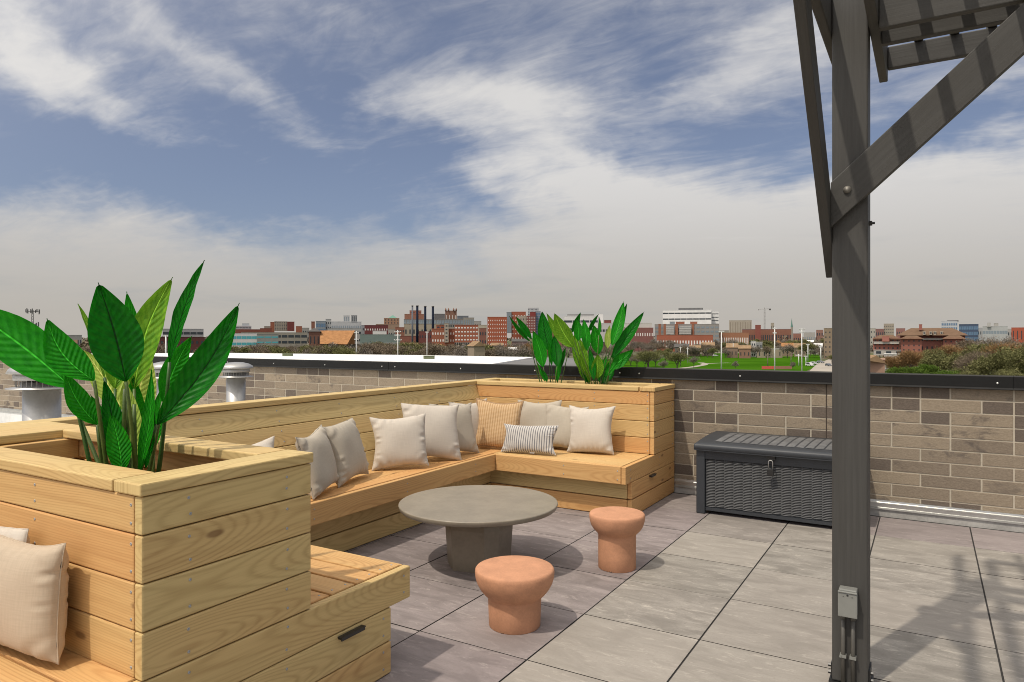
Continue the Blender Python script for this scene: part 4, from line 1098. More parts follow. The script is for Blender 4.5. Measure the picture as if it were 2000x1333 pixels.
bld('maroon brick annex left of the long orange block',818,843,648,600,(.24,.07,.055),3,5,DKG,.35,.3,depth=16)
bld('cream block with tall white fins right of the long orange block',932,951,635.5,760,(.52,.45,.32),1,5,WHF,.35,.6,depth=20)
e=bld('bright orange block dotted with small square windows',952,990,620,900,(.47,.105,.035),8,9,WHF,.28,.34,depth=26)
e=bld('orange and glass hospital cluster with a white roof tower behind the far plants',999,1027,610,980,(.45,.11,.045),8,5,WHF,.3,.3,depth=26)
blk(e,989.5,999,610.5,650,978,(.27,.31,.34),'glass_corner',20,9,2,GRG,.85,.6)
blk(e,1010,1030,617.5,650,960,(.46,.38,.28),'beige_bay',14,3,4,DKG,.3,.3)
blk(e,1029,1046,617.5,650,958,(.30,.095,.075),'maroon_bay',14,6,5,WHF,.3,.35)
blk(e,1046,1056,609,656,975,(.30,.35,.39),'glass_wing',16,9,2,BLG,.85,.6)
blk(e,1031,1052,602,617,1000,(.56,.57,.57),'white_roof_tower',14,3,8,DKG,.4,.4)
blk(e,1035,1046,610,617,970,(.30,.05,.04),'red_box',10)
e=bld('white hospital with ribbon windows between the two far plants',1101,1168,618,1000,(.84,.82,.79),4,4,DKG,.94,.28,depth=40)
blk(e,1167,1178,613.5,650,1001,(.9,.89,.86),'stair_tower',16); blk(e,1108,1160,614.5,618,1004,(.34,.33,.32),'plant_screen',20)
e=bld('low white pavilion with a maroon upper box right of the ribbon-windowed hospital',1170,1200,632,980,(.60,.58,.55),2,5,DKG,.7,.2,depth=20)
blk(e,1180,1194,626,632,982,(.28,.06,.05),'upper_box',10)
e=bld('white roofed hall over red brick arcades, left of the big white slab',1221,1276,641,820,(.29,.11,.09),2,12,WHF,.35,.28,depth=34)
blk(e,1221,1273,631.5,641,824,(.64,.62,.56),'white_attic',26)
e=bld('big white slab hospital with dark ribbon windows and a louvred penthouse',1294,1389,606.5,1500,(1.0,.98,.95),6,8,DKG,.95,.22,depth=60,top=.0)
blk(e,1389,1404,608.5,650,1503,(.88,.87,.85),'recessed_end',50,6,1,DKG,.9,.22); blk(e,1325,1373,602,606.5,1505,(.30,.29,.28),'penthouse',30,1,30,DKG,.5,.7)
e=bld('apartment house with orange brick piers and white balconies before the white slab',1278,1404,634,900,(.36,.33,.30),6,14,GRG,.7,.42,depth=26)
for (a,b_) in ((1286,1291),(1296,1300.5),(1318,1324.5),(1351,1356),(1360,1366),(1385,1390)): blk(e,a,b_,633.5,656,897.5,(.42,.15,.07),'brick_pier',3)
for (a,b_) in ((1301,1316),(1326,1350)):
    for r_ in range(5): blk(e,a,b_,637.5+r_*3.4,639+r_*3.4,896.5,(.62,.60,.56),'balcony',2)
for (a,b_) in ((1308,1318),(1320,1337),(1348,1362)): blk(e,a,b_,629,634,905,ORG if a>1310 else (.3,.34,.36),'roof_room',10)
bld('low orange brick podium running before the balconied apartments',1282,1392,655,800,(.45,.125,.055),1,20,WHF,.45,.4,depth=14)
bld('beige concrete slab tower with vertical ribs, left of the crane',1424,1468,626.5,1700,(.47,.40,.31),1,9,plain('tan_window_strip',(.22,.18,.14),.8),.22,.94,depth=24)
bld('long low orange and cream terrace under the ribbed slab tower',1372,1462,650.5,900,(.45,.19,.085),1,26,WHF,.4,.5,depth=14)
e=bld('blue-roofed stadium hall with orange brick front, right of the ribbed slab tower',1449,1545,643.5,1300,(.33,.12,.08),1,22,DKG,.5,.4,depth=60,roofc=plain('blue_steel_roof',(.14,.22,.30),.6))
bld('square red brick tower in front of the stadium hall',1475,1486,635.5,1280,(.33,.09,.06),depth=12)
bld('pale stone tower right of the crane mast',1505.5,1512,631.5,1400,(.43,.37,.27),3,2,DKG,.25,.4,depth=9,name='tower',cat='tower')
# crane
cz=1500; p=at(1493.3,HZ,cz); cr=empty('tower_crane',(p.x,p.y,GZ),0,'tower crane on the horizon left of the green spire','crane')
CRM=plain('crane_grey',(.36,.35,.34),.7); hh=EYE+(HZ-604.5)/FOC*cz
mb=MB()
for dx,dy in ((-1.1,-1.1),(1.1,-1.1),(1.1,1.1),(-1.1,1.1)): mb.mm((p.x+dx-.28,p.y+dy-.28,GZ),(p.x+dx+.28,p.y+dy+.28,hh))
k=GZ
while k<hh-3:
    mb.tube([(p.x-1.1,p.y-1.1,k),(p.x+1.1,p.y-1.1,k+3)],.2,4); mb.tube([(p.x+1.1,p.y+1.1,k),(p.x-1.1,p.y+1.1,k+3)],.2,4); k+=3
mb.build('mast',CRM,cr)
def alongr(p,d,h): return Vector((p.x+CS*d,p.y+SN*d,h))
mb=MB(); mb.tube([alongr(p,-13.5,hh),alongr(p,13,hh+1.4)],.42,6); mb.build('jib',CRM,cr)
mb=MB(); mb.tube([alongr(p,0,hh),alongr(p,0,hh+6)],.5,5); mb.build('cat_head',CRM,cr)
mb=MB(); q=alongr(p,11.5,hh); mb.box((q.x,q.y,hh-.6),(3.5,2,3),rz=YAW); mb.build('counterweight',DRS,cr)
mb=MB(); q=alongr(p,-12.5,hh-1); mb.box((q.x,q.y,hh-1.4),(1.4,1,1.6),rz=YAW); mb.build('trolley',DRS,cr)
# church spire
sz=1500; p=at(1546.4,HZ,sz); sp=empty('church_spire',(p.x,p.y,GZ),0,'thin green copper church spire on the horizon right of the crane','church')
k=sz/FOC
mb=MB(); mb.mm((p.x-2.2*k*.8,p.y-2.2*k*.8,GZ),(p.x+2.2*k*.8,p.y+2.2*k*.8,EYE+(HZ-639)*k)); mb.build('belfry',wallm((.38,.32,.25)),sp)
mb=MB(); mb.lathe([(2.2*k,EYE+(HZ-639)*k),(1.2*k,EYE+(HZ-633)*k),(.1,EYE+(HZ-622)*k)],(p.x,p.y,0),8,smooth=False); mb.build('spire',plain('verdigris',(.09,.20,.165),.8),sp)
# right part
bld('brown apartment block just left of the pergola post',1609,1648,642,520,(.34,.245,.155),6,5,DKG,.3,.25,depth=20)
bld('small beige tower right of the pergola post',1726,1746,633,1300,(.42,.36,.26),7,5,DKG,.4,.3,depth=20)
bld('pale low block at the right edge of the pergola post',1694,1710,642,900,(.47,.44,.37),4,3,DKG,.3,.3,depth=20)
e=bld('pale tower with a dark window grid right of the hip-roofed brick complex',1838.5,1870,628,1250,(.58,.60,.62),6,9,BLG,.7,.55,depth=20); blk(e,1850,1872,626.5,628,1252,(.10,.10,.12),'penthouse',12)
bld('navy glass office block right of the pale gridded tower',1873,1911,634,1200,(.07,.11,.19),4,8,BLG,.85,.6,depth=20)
e=bld('pale low research building with rooftop boxes at the right',1919,1968,638,1150,(.46,.48,.47),2,9,GRG,.85,.3,depth=26)
blk(e,1928,1935,631,638,1152,(.50,.49,.46),'roof_box',8); blk(e,1941,1950,632,638,1152,(.44,.42,.38),'roof_box',8)
bld('bright orange-red block with dark bays at the right edge',1975,2040,640.5,700,(.50,.09,.03),2,8,DKG,.22,.7,depth=26)
# hip-roofed pink brick complex
hc=bld('large pink brick complex with brown hipped roofs and dormers, right of the pergola post',1757,1884,652,470,PINK,3,13,DKG,.26,.4,depth=26)
hip(hc,1752,1886,640.5,655.5,466,34,BRS,1.2,.62)
blk(hc,1705,1757,661,684,455,PINK,'left_wing',20,3,6,DKG,.32,.42); hip(hc,1705,1757,654.5,663,454,22,BRS,1.0,.5,nm='wing_roof')
blk(hc,1760,1800,661,688,440,(.40,.135,.085),'middle_wing',18,3,4,DKG,.25,.3); hip(hc,1760,1801,656,662.5,439,19,BRS,1.0,.5,nm='wing_roof')
blk(hc,1842,1884,661,684,445,PINK,'right_wing',18,2,4,DKG,.25,.3); hip(hc,1842,1885,655.5,662.5,444,19,BRS,1.0,.5,nm='wing_roof')
blk(hc,1723,1737,658,666,452,(.50,.17,.12),'gable_bay',3)
blk(hc,1795,1801,634.5,644,476,PINK,'chimney',3)
for u in (1805,1818,1826,1839): blk(hc,u-2.6,u+2.6,648.5,653,464.6,(.52,.46,.36),'dormer',6,1,1,DKG,.5,.6)
for (a,b_) in ((1706,1756),(1802,1841)): blk(hc,a,b_,668.5 if a<1800 else 661.5,670.5 if a<1800 else 663,453 if a<1800 else 468,(.60,.56,.50),'string_course',2)
blk(hc,1706,1765,684.5,693,452,(.48,.45,.40),'garage_base',18,1,3,DKG,.5,.6)
bld('long low white-roofed shed before the pink brick complex',1725,1870,693,330,(.5,.48,.45),depth=6,roofc=plain('white_metal_roof',(.74,.72,.68),.6))

for (u0,u1,vt,z,col,r_,c_,lab) in (
 (418,440,645,900,(.30,.10,.07),3,4,'small red brick block just left of the teal-banded office'),
 (590,604,641,1100,(.40,.38,.34),3,3,'narrow pale block between the parking deck and the church'),
 (516,530,638,1150,(.38,.30,.24),3,3,'narrow tan block between the stepped hospital and the orange tower'),
 (758,772,644,760,(.44,.40,.33),3,3,'cream block between the maroon brick block and the plant building'),
 (772,790,640,860,(.38,.14,.08),4,4,'small orange brick block just left of the glazed gallery building'),
 (697,712,636,980,(.36,.37,.37),4,3,'grey slab right behind the finned hospital'),
 (922,940,628,1200,(.40,.38,.35),4,4,'pale slab behind the cream block with white fins'),
 (936,950,642,690,(.32,.12,.08),3,3,'small brick block below the cream finned block'),
 (1054,1066,622,1100,(.46,.44,.41),5,3,'pale slab behind the left far plant'),
 (1072,1098,636,900,(.34,.12,.09),3,6,'low red brick block between the two far plants'),
 (1203,1222,640,900,(.40,.35,.28),3,5,'tan block left of the white roofed hall'),
 (1404,1424,646,1200,(.38,.32,.26),2,5,'low tan row between the white slab and the ribbed tower'),
 (1549,1566,652,1400,(.38,.16,.11),1,4,'low red row right of the green spire'),
 (1570,1592,650,1500,(.46,.44,.40),1,5,'low pale row on the horizon left of the brown apartment block'),
 (1594,1608,645,1500,(.36,.18,.13),2,3,'small red block on the horizon next to the brown apartment block'),
 (1750,1768,642,1500,(.36,.16,.13),2,4,'small red block on the horizon right of the small beige tower'),
 (1710,1726,643,1300,(.30,.14,.12),2,4,'low dark red row left of the small beige tower'),
 (1905,1922,641,1400,(.40,.41,.41),2,4,'pale block right of the navy glass office'),
 (1962,1978,643,1300,(.42,.40,.37),2,3,'pale block left of the bright orange-red block'),
 (100,126,652,900,(.36,.16,.11),2,4,'low red building at far left beyond the bare trees'),
 (130,160,655,1000,(.42,.41,.38),1,6,'low pale building at far left beyond the bare trees')):
    bld(lab,u0,u1,vt,z,col,r_,c_,DKG if col[0]<.45 else GRG,.42,.36,depth=16)

# ------------------------------------------------------------------ houses
def house(u0,u1,ve,vr,z,col,roof,label,yaw=0,depth=9,gable=False,wins=3):
    c=at((u0+u1)/2,HZ,z); e=empty('house',(c.x,c.y,GZ),0,label,'house','houses and small buildings of the neighbourhood')
    bld(None,u0,u1,ve,z,col,1,wins,DKG,.22,.35,depth,yaw,par=e)
    w=(u1-u0)/FOC*z/2; zt=EYE+(HZ-vr)/FOC*z; zb=EYE+(HZ-ve)/FOC*z+.32; d=depth; o_=.5
    F=Matrix.Translation((c.x,c.y,0))@Matrix.Rotation(YAW+R(yaw)-math.atan(((u0+u1)/2-1000)/FOC),4,'Z'); w*=math.cos(math.atan(((u0+u1)/2-1000)/FOC)); mb=MB()
    if gable:
        P=[(-w-o_,-o_,zb),(w+o_,-o_,zb),(w+o_,d+o_,zb),(-w-o_,d+o_,zb),(0,-o_,zt),(0,d+o_,zt)]
        fs=((1,2,5,4),(3,0,4,5),(0,1,4),(2,3,5))
    else:
        P=[(-w-o_,-o_,zb),(w+o_,-o_,zb),(w+o_,d+o_,zb),(-w-o_,d+o_,zb),(-w-o_,d/2,zt),(w+o_,d/2,zt)]
        fs=((0,1,5,4),(2,3,4,5),(1,2,5),(3,0,4))
    mb.v=[F@Vector(p) for p in P]
    for q in fs: mb.face(list(q))
    mb.build('pitched_roof',roof,e); return e
HOUSES=[
 (925,948,678,667,330,(.40,.31,.21),TNS,'tan house with a gabled end right of the white house',20,True),
 (915,931,684,676,345,(.60,.58,.55),DRS,'small white house left of the tan gabled house',0,True),
 (903,915,681,676,420,(.32,.10,.07),DRS,'red brick house with a white porch left of the small white house',0,False),
 (985,992,688,684,420,(.42,.16,.09),DRS,'tiny orange brick house at the roof edge left of the far plants',0,True),
 (994,1009,685,679,430,(.62,.60,.57),WM,'white round-windowed house left of the far plants',0,False),
 (1370,1395,676,669,620,(.36,.27,.18),TNS,'tan roofed house above the park, left of the tall white light pole',0,False),
 (1419,1441,680,671,560,(.34,.22,.15),TNS,'tan roofed brick house at the park edge, left one of the pair',0,False),
 (1443,1466,682,675,545,(.36,.18,.11),TNS,'orange brick house with a porch at the park edge, right one of the pair',0,False),
 (1527,1549,678,670,600,(.33,.23,.15),SHG,'orange roofed house right of the flat beige clubhouse',0,False),
 (1551,1574,680,671,590,(.36,.26,.17),TNS,'tan roofed house left of the angled street light',0,False),
 (1514,1526,671,664,760,(.40,.20,.12),SHG,'orange roofed house behind the tall white pole',0,True),
 (1318,1345,679,672,580,(.20,.17,.14),DRS,'dark roofed house behind the bare park trees',0,False),
 (1340,1368,681,675,600,(.31,.22,.14),TNS,'tan roofed house right of the dark roofed one',0,False),
 (455,492,688,684,420,(.38,.23,.14),SHG,'low orange shed behind the white roof at left',0,False),
 (495,536,687,683,430,(.27,.23,.17),BRS,'low brown shed right of the low orange shed',0,False),
 (540,590,687,684,470,(.40,.38,.35),GM,'low grey sheds behind the trees left of the church',0,False),
 (700,735,684,679,500,(.30,.26,.20),BRS,'brown house left of the middle light pole',0,False),
 (748,774,672,668,700,(.35,.42,.36),GM,'pale green canopy building between the poles',0,False),
 (788,816,676,670,560,(.33,.22,.15),TNS,'tan house under the smokestacks',0,False),
 (838,862,679,673,520,(.36,.23,.15),SHG,'orange roofed house below the long orange block',0,False),
 (1590,1606,676,671,700,(.55,.53,.50),WM,'white bungalow near the road at right',0,False),
 (1575,1589,669,665,900,(.58,.56,.52),WM,'white roofed row in the trees right of the spire',0,False),
 (1040,1066,688,682,450,(.30,.12,.09),DRS,'red house behind the left far plant',0,False),
 (1200,1224,688,680,500,(.30,.14,.10),BRS,'brown roofed house behind the right far plant',0,True),
 (120,150,672,664,480,(.28,.22,.18),BRS,'brown house among the bare trees at far left',0,False),
 (205,300,676,670,600,(.40,.37,.33),GM,'grey low block behind the foreground leaves',0,False),
 (60,110,682,679,500,(.45,.43,.40),GM,'pale flat shed at far left',0,False),
 (960,982,676,670,600,(.36,.28,.21),TNS,'tan house under the dotted orange block',0,False),
 (1000,1030,668,662,700,(.24,.15,.14),DRS,'dark red house row under the hospital cluster',0,False),
]
for h in HOUSES: house(*h[:8],yaw=h[8],gable=h[9])
bld('flat-roofed beige clubhouse at the far edge of the park',1478,1528,682.5,560,(.44,.35,.24),1,5,DKG,.16,.5,depth=10,roofc=plain('white_metal_roof',(.74,.72,.68),.6),name='clubhouse',cat='building')
bld('two-storey white and dark house behind the clubhouse',1466,1489,669,600,(.34,.33,.33),2,4,DKG,.4,.4,depth=10,roofc=plain('white_metal_roof',(.74,.72,.68),.6),name='house',cat='house')
bld('white and black corner house at the right end of the park houses',1467,1476,667,575,(.62,.60,.57),3,2,DKG,.5,.4,depth=8,name='house',cat='house')
g=bld('salmon gabled house right of the pergola post',1699,1728,704,190,(.42,.24,.155),0,0,None,depth=12,name='house',cat='house')
mb=MB(); A=[at(1690,712,188),at(1712,694.5,192),at(1733,706,188)]; Bk=[at(1722,698,203),at(1745,694.5,207),at(1768,706,203)]
A=[at(1692,704.5,189),at(1712,694.5,189),at(1732,710.5,189)]; Bk=[p+Vector((-SN*14,CS*14,0))+Vector((CS*4,SN*4,0)) for p in A]
mb.v=A+Bk; [mb.face(list(q)) for q in ((0,1,4,3),(1,2,5,4),(0,2,1),(3,4,5))]; mb.build('pitched_roof',TNS,g)
p=at(1517,720,352); mb=MB(); mb.box((p.x-4.4*CS,p.y-4.4*SN,GZ+.95),(6.2,.3,1.5),rz=YAW); bo=empty('sports_board',(p.x,p.y,GZ),0,'long low coral and brown board at the near edge of the park','board'); mb.build('coral_panel',plain('coral_board',(.60,.10,.08),.8),bo)
mb=MB(); mb.box((p.x+3.2*CS,p.y+3.2*SN,GZ+.95),(8.8,.3,1.5),rz=YAW); mb.build('brown_panel',plain('brown_board',(.33,.15,.11),.8),bo)
# ------------------------------------------------------------------ trees
def crown_mat(name,a,b_):
    m,t,bs=newmat(name); at_=t.new('ShaderNodeAttribute',attribute_name='tone'); tn=t.sep(at_.outputs['Color'])
    t.put(bs.inputs['Base Color'],t.mix(tn[0],a,b_)); bs.inputs['Roughness'].default_value=.95; bs.inputs['Specular IOR Level'].default_value=0; return m
CM={'brown':crown_mat('bare_twigs',(.125,.098,.068),(.235,.190,.138)),'grey':crown_mat('grey_twigs',(.14,.118,.096),(.27,.235,.195)),
    'olive':crown_mat('budding_olive',(.105,.108,.045),(.20,.195,.085)),'rust':crown_mat('budding_rust',(.17,.105,.052),(.30,.185,.085)),
    'green':crown_mat('fresh_green',(.055,.105,.018),(.125,.185,.036)),'pine':crown_mat('dark_evergreen',(.018,.035,.016),(.045,.07,.03))}
BARK=plain('bark',(.085,.065,.050),.95,0,.3,3)
def tree_meshes(seed,kind,leafy,H=10.,spread=4.,tw=2300,tl=.60,twd=.075):
    g=random.Random(seed); tr=MB(); cr=MB(); tips=[]
    def grow(p,d,L,r,lv):
        q=p+d*L; bend=Vector((g.uniform(-1,1),g.uniform(-1,1),g.uniform(-.2,.6)))*L*.10
        tr.tube([p,(p+q)/2+bend,q],[r,r*.82,r*.62],5 if lv<2 else 3,cap=False)
        if lv>=4: tips.append((q,d)); return
        if lv>=2: tips.append(((p+q)/2,d))
        n=[4,3,3,3][lv] if lv<4 else 0
        for k in range(n):
            a=2*math.pi*(k+g.uniform(-.3,.3))/n; el=g.uniform(.35,.85) if lv else g.uniform(.25,.75)
            o=d.orthogonal().normalized(); o2=d.cross(o)
            nd=(d*math.cos(el)+(o*math.cos(a)+o2*math.sin(a))*math.sin(el)); nd.z+=.12; nd.normalize()
            grow(q if g.random()<.7 else p+d*L*g.uniform(.6,1),nd,L*g.uniform(.62,.85),r*.58,lv+1)
    grow(Vector((0,0,0)),Vector((0,0,1)),H*.26,H*.022,0)
    zm=max(t[0].z for t in tips); xm=max(max(abs(t[0].x),abs(t[0].y)) for t in tips)
    sc=H/zm*.93; sx=spread/xm
    for i,v in enumerate(tr.v): tr.v[i]=Vector((v.x*sx,v.y*sx,v.z*sc))
    tips=[(Vector((p.x*sx,p.y*sx,p.z*sc)),d) for p,d in tips]
    for i in range(tw):
        p,d=g.choice(tips); rad=H*.055
        c=p+Vector((g.gauss(0,rad),g.gauss(0,rad),g.gauss(0,rad*.8)))
        dd=(d+Vector((g.uniform(-1,1),g.uniform(-1,1),g.uniform(-.5,1)))*.9).normalized(); o=dd.cross(Vector((g.uniform(-1,1),g.uniform(-1,1),g.uniform(-1,1)))).normalized()
        l=tl*g.uniform(.5,1.3); w=twd*g.uniform(.6,1.4)
        if leafy: l*=.55; w*=g.uniform(2,4)
        cr.quad([c-o*w,c+dd*l-o*w*.4,c+dd*l+o*w*.4,c+o*w],col=(g.random(),0,0,1))
    if zm: 
        if kind=='pine': pass
    return tr.mesh('trunk_mesh',BARK), cr.mesh('crown_mesh',CM[kind])
ARCH={}
def arch(key,*a,**k): ARCH[key]=tree_meshes(*a,**k)
arch('b1',1,'brown',False); arch('b2',2,'brown',False,spread=5.2); arch('g1',3,'grey',False,spread=4.6); arch('g2',4,'grey',False,H=10,spread=3.4)
arch('o1',5,'olive',False,spread=5,tw=3000,twd=.09); arch('o2',6,'olive',True,spread=4.4,tw=3200,twd=.09); arch('r1',7,'rust',False,spread=4.6,tw=2800); arch('gr',8,'green',True,spread=4.8,tw=3000,twd=.10)
arch('p1',9,'pine',True,spread=3.2,tw=3200,twd=.08)
def tree(key,p,h,rz,label,group,sx=1.0):
    t=empty('tree',(p[0],p[1],GZ),rz,label,'tree',group)
    t.scale=(h/10*sx,h/10*sx,h/10)
    link('trunk',ARCH[key][0],t); link('crown',ARCH[key][1],t); return t
g=random.Random(77)
def zone(n,u0,u1,z0,z1,h0,h1,keys,label,group):
    for i in range(n):
        z=z0*(z1/z0)**g.random(); u=u0+(u1-u0)*((i+g.random())/n)
        p=at(u,HZ,z); tree(g.choice(keys),p,g.uniform(h0,h1),g.uniform(0,6.28),label,group,g.uniform(.9,1.35))
zone(20,110,330,300,650,10,14,['b1','b2','g1'],'bare brown tree in the belt behind the foreground leaves at far left','bare trees at far left')
zone(9,-20,110,320,620,10,14.5,['b2','g1','b1'],'bare tree below the antenna mast at far left','bare trees below the antenna mast')
zone(34,395,602,330,500,9.5,12.8,['b1','o1','g1','o2'],'small bare or budding tree in front of the teal-banded office','trees before the office and parking deck')
zone(17,596,705,320,420,10,12.5,['o1','g1','b2'],'olive budding tree crossing the orange church roof','trees before the church')
zone(40,700,850,330,500,10,13.5,['b1','b2','g1','o1','b1'],'bare tree in the brown belt below the smokestacks','trees below the smokestacks')
zone(30,840,1000,340,520,9.5,12.5,['b1','g1','o2','b2'],'bare tree below the long orange-red block','trees below the orange blocks')
zone(14,985,1100,360,500,10,13,['r1','b1','g1'],'reddish bare tree behind the left far plant','trees behind the left far plant')
zone(12,1100,1230,400,560,10,13,['g1','b1','b2'],'bare tree behind the right far plant','trees behind the right far plant')
zone(26,1230,1400,580,900,9,15,['b1','g1','b2','g2'],'bare tree beyond the park, below the balconied apartments','trees below the apartments')
zone(34,1400,1620,620,1250,9,15,['o1','b1','o2','g1'],'budding tree on the rise below the crane and spire','trees below the crane and spire')
zone(12,1700,1800,470,700,9,14,['g1','b1'],'bare tree behind the pink brick complex','trees behind the pink complex')
zone(16,1880,2030,300,520,12,17,['b2','g1','b1'],'dark bare tree behind the rust and olive wood at right','dark trees behind the right-hand wood')
zone(14,1230,1330,345,560,6,9,['o1','g1','b1'],'bare tree around the park paths, left of the tall white poles','trees around the park paths')
zone(26,1330,1480,548,700,7,11,['b1','g1','o1','b2'],'bare tree among the tan park houses','trees among the park houses')
zone(24,1480,1622,545,760,8,12,['o1','g1','o2','b1'],'budding tree between the clubhouse and the brown apartment block','trees right of the clubhouse')
for (u,z,h,k,lab) in ((655,340,14.0,'g2','tall bare tree with dark limbs in front of the orange church roof'),(612,345,12.5,'b1','bare tree before the church tower'),(500,340,11.0,'b2','dark limbed tree below the teal-banded office'),(1265,345,9.5,'o1','large spreading olive-brown tree at the near park edge, right of the far plants'),(1296,330,5.5,'g1','small grey bare tree by the curved park path'),
    (1355,372,6.2,'g1','thin grey tree where the curved path bends'),(1382,560,8.5,'g2','upright grey tree at the top left of the lawn'),(1417,600,6.0,'b1','slim dark tree on the lawn edge before the tan houses'),
    (1436,345,4.6,'g2','pale bare shrub-like tree at the near edge of the lawn, left of the middle pole'),(1549,345,4.2,'g2','pale bare shrub-like tree at the near edge of the lawn behind the coral board'),
    (1497,560,9.5,'b1','dark limbed tree before the flat beige clubhouse'),(1545,600,9,'p1','dark green tree right of the clubhouse'),(1534,720,12,'gr','round green tree behind the orange roofed house'),
    (1335,560,5,'p1','small evergreen by the lawn path'),(805,385,7.0,'b2','dark limbed bare tree right of the middle light pole'),(930,360,5.0,'b1','small dark tree between the white and tan houses'),
    (976,370,5.2,'b1','small bare tree left of the orange house by the far plants'),(1590,560,6.5,'g1','grey tree beside the road'),(1603,520,6.0,'b1','brown tree before the brown apartment block'),(1625,430,5.5,'o1','olive tree at the pergola post')):
    tree(k,at(u,HZ,z),h,g.uniform(0,6),lab,None,1.25 if u in (1265,) else 1.0)
arch('nr',31,'rust',False,H=10,spread=5.0,tw=7500,tl=.55,twd=.038); arch('no',32,'olive',True,H=10,spread=5.0,tw=8500,tl=.45,twd=.040); arch('nb',33,'brown',False,H=10,spread=5.2,tw=7000,tl=.55,twd=.034); arch('ng',34,'green',True,H=10,spread=5.2,tw=10000,tl=.42,twd=.045)
near_trees=[(1752,210,6.2,'ng'),(1785,205,6.4,'ng'),(1812,215,6.8,'ng'),(1842,190,6.2,'ng'),(1875,200,6.4,'no'),(1905,180,6.6,'no'),(1945,175,6.8,'no'),(1985,180,7.0,'no'),
 (1778,245,9.8,'nr'),(1832,235,10.6,'no'),(1858,240,11.4,'nr'),(1893,222,12.0,'no'),(1925,218,12.3,'no'),(1950,195,11.6,'no'),(1968,210,12.2,'nr'),(1998,195,12.6,'no'),(2022,190,11.4,'no'),(1742,250,8.0,'nr'),(1762,255,9.0,'no'),(1912,205,10.4,'nb'),(1806,260,9.2,'nr')]
nm={'ng':'fresh green tree low in the wood at right, against the coping','no':'olive budding tree in the wood at right','nr':'rust tinted budding tree in the wood at right','nb':'grey-brown bare tree in the wood at right'}
for (u,z,h,k) in near_trees: tree(k,at(u,HZ,z),h*(1.16),g.uniform(0,6),nm[k],{'ng':'green trees at the foot of the right-hand wood','no':'olive trees of the right-hand wood','nr':'rust trees of the right-hand wood','nb':'bare trees of the right-hand wood'}[k],1.05)
# far wooded belts that read as one mass
def belt(u0,u1,z,h,kind,n,seed):
    g2=random.Random(seed); mb=MB()
    for i in range(n):
        u=g2.uniform(u0,u1); zz_=z*g2.uniform(.9,1.15); p=at(u,HZ,zz_); hh=h*(.55+.45*math.sin(u*.11+seed)*math.sin(u*.037+1.3))*g2.uniform(.1,1)**.6
        c=Vector((p.x,p.y,GZ+max(.5,hh)))
        s_=z*.0022*g2.uniform(.5,1.2); d=Vector((g2.uniform(-1,1),g2.uniform(-1,1),g2.uniform(-.3,1))).normalized(); o=d.cross(Vector((g2.uniform(-1,1),g2.uniform(-1,1),1))).normalized()
        mb.quad([c-o*s_,c+d*s_-o*s_*.3,c+d*s_+o*s_*.6,c+o*s_],col=(g2.random(),0,0,1))
    return tag(mb.build('far_woods',CM[kind]),kind='stuff')
belt(-60,460,900,17,'brown',5200,1); belt(440,1240,1000,15,'grey',5200,2); belt(1230,2060,1300,19,'brown',6500,3); belt(-60,2060,2600,24,'grey',7000,4)
belt(640,1010,640,8,'brown',5200,5); belt(1380,1640,1050,13,'olive',3200,6); belt(1880,2060,520,15,'grey',2600,7); belt(-60,420,520,9.5,'brown',3200,8)

# ------------------------------------------------------------------ poles, mast, cars
WP=plain('white_pole',(.66,.66,.64),.5,0,.05,1); WDP=plain('weathered_wood_pole',(.20,.16,.12),.9)
def pole(u,vt,z,w,label,kind='plain',bars=(),group=None,mat=WP):
    p=at(u,HZ,z); ht=EYE+(HZ-vt)/FOC*z; t=empty('light_pole',(p.x,p.y,GZ),0,label,'light pole',group)
    r=w/2/FOC*z; mb=MB(); mb.tube([(p.x,p.y,GZ),(p.x,p.y,ht)],[r*1.15,r*.85],8); mb.build('shaft',mat,t)
    for (vb,wb) in bars:
        hb_=EYE+(HZ-vb)/FOC*z; ww=wb/2/FOC*z; mb=MB(); mb.tube([(p.x-CS*ww,p.y-SN*ww,hb_),(p.x+CS*ww,p.y+SN*ww,hb_)],r*.55,6); mb.build('crossarm',mat,t)
        for k in (-1,-.35,.35,1): 
            mb=MB(); mb.box((p.x+CS*ww*k*.92,p.y+SN*ww*k*.92,hb_+r*1.2),(r*2.0,r*1.6,r*1.8),rz=YAW); mb.build('lamp_head',mat,t)
    return t
pole(696,647,330,1.8,'white sports light pole right of the church roof','bars',[(651,8),(664,8)])
pole(777,645,320,2.0,'white sports light pole below the smokestacks, with several crossarms','bars',[(649,12),(656,12),(665,14)])
pole(834,648,330,1.7,'white sports light pole before the long orange block','bars',[(650,5)])
pole(1409,648,300,2.4,'tall white pole on the lawn, left of the three','bars',[(649,9)])
pole(1513,640,290,2.3,'tall white pole on the lawn, middle of the three, with speakers at its top','bars',[(643,6),(652,5)])
pole(1566,642,300,2.0,'tall white pole on the lawn, right of the three','bars',[(644,11),(650,9)])
pole(1499.5,690,380,1.5,'grey lamp post left of the middle tall pole','bars',[(694,8)],mat=WDP); pole(1545,688,390,1.5,'grey lamp post right of the middle tall pole','bars',[(692,6)],mat=WDP)
pole(1560,692,400,1.7,'short lamp post with round white lamps near the parked vans','bars',[(695,12)]); pole(1574,696,410,1.6,'short lamp post right beside the right tall pole','bars',[(697,5)])
pole(1578,673,480,1.8,'leaning pale street light by the road','bars',[(674,5)]); pole(1603,676,470,2.2,'pale utility post before the brown apartment block','bars',[(679,5)])
pole(1329,678,430,1.2,'thin white post in front of the park houses','bars',[(680,3)]); pole(1343,679,440,1.2,'thin white post by the park path','bars',[(682,3)]); pole(1432,670,560,1.0,'thin pale post before the tan houses','bars',[])
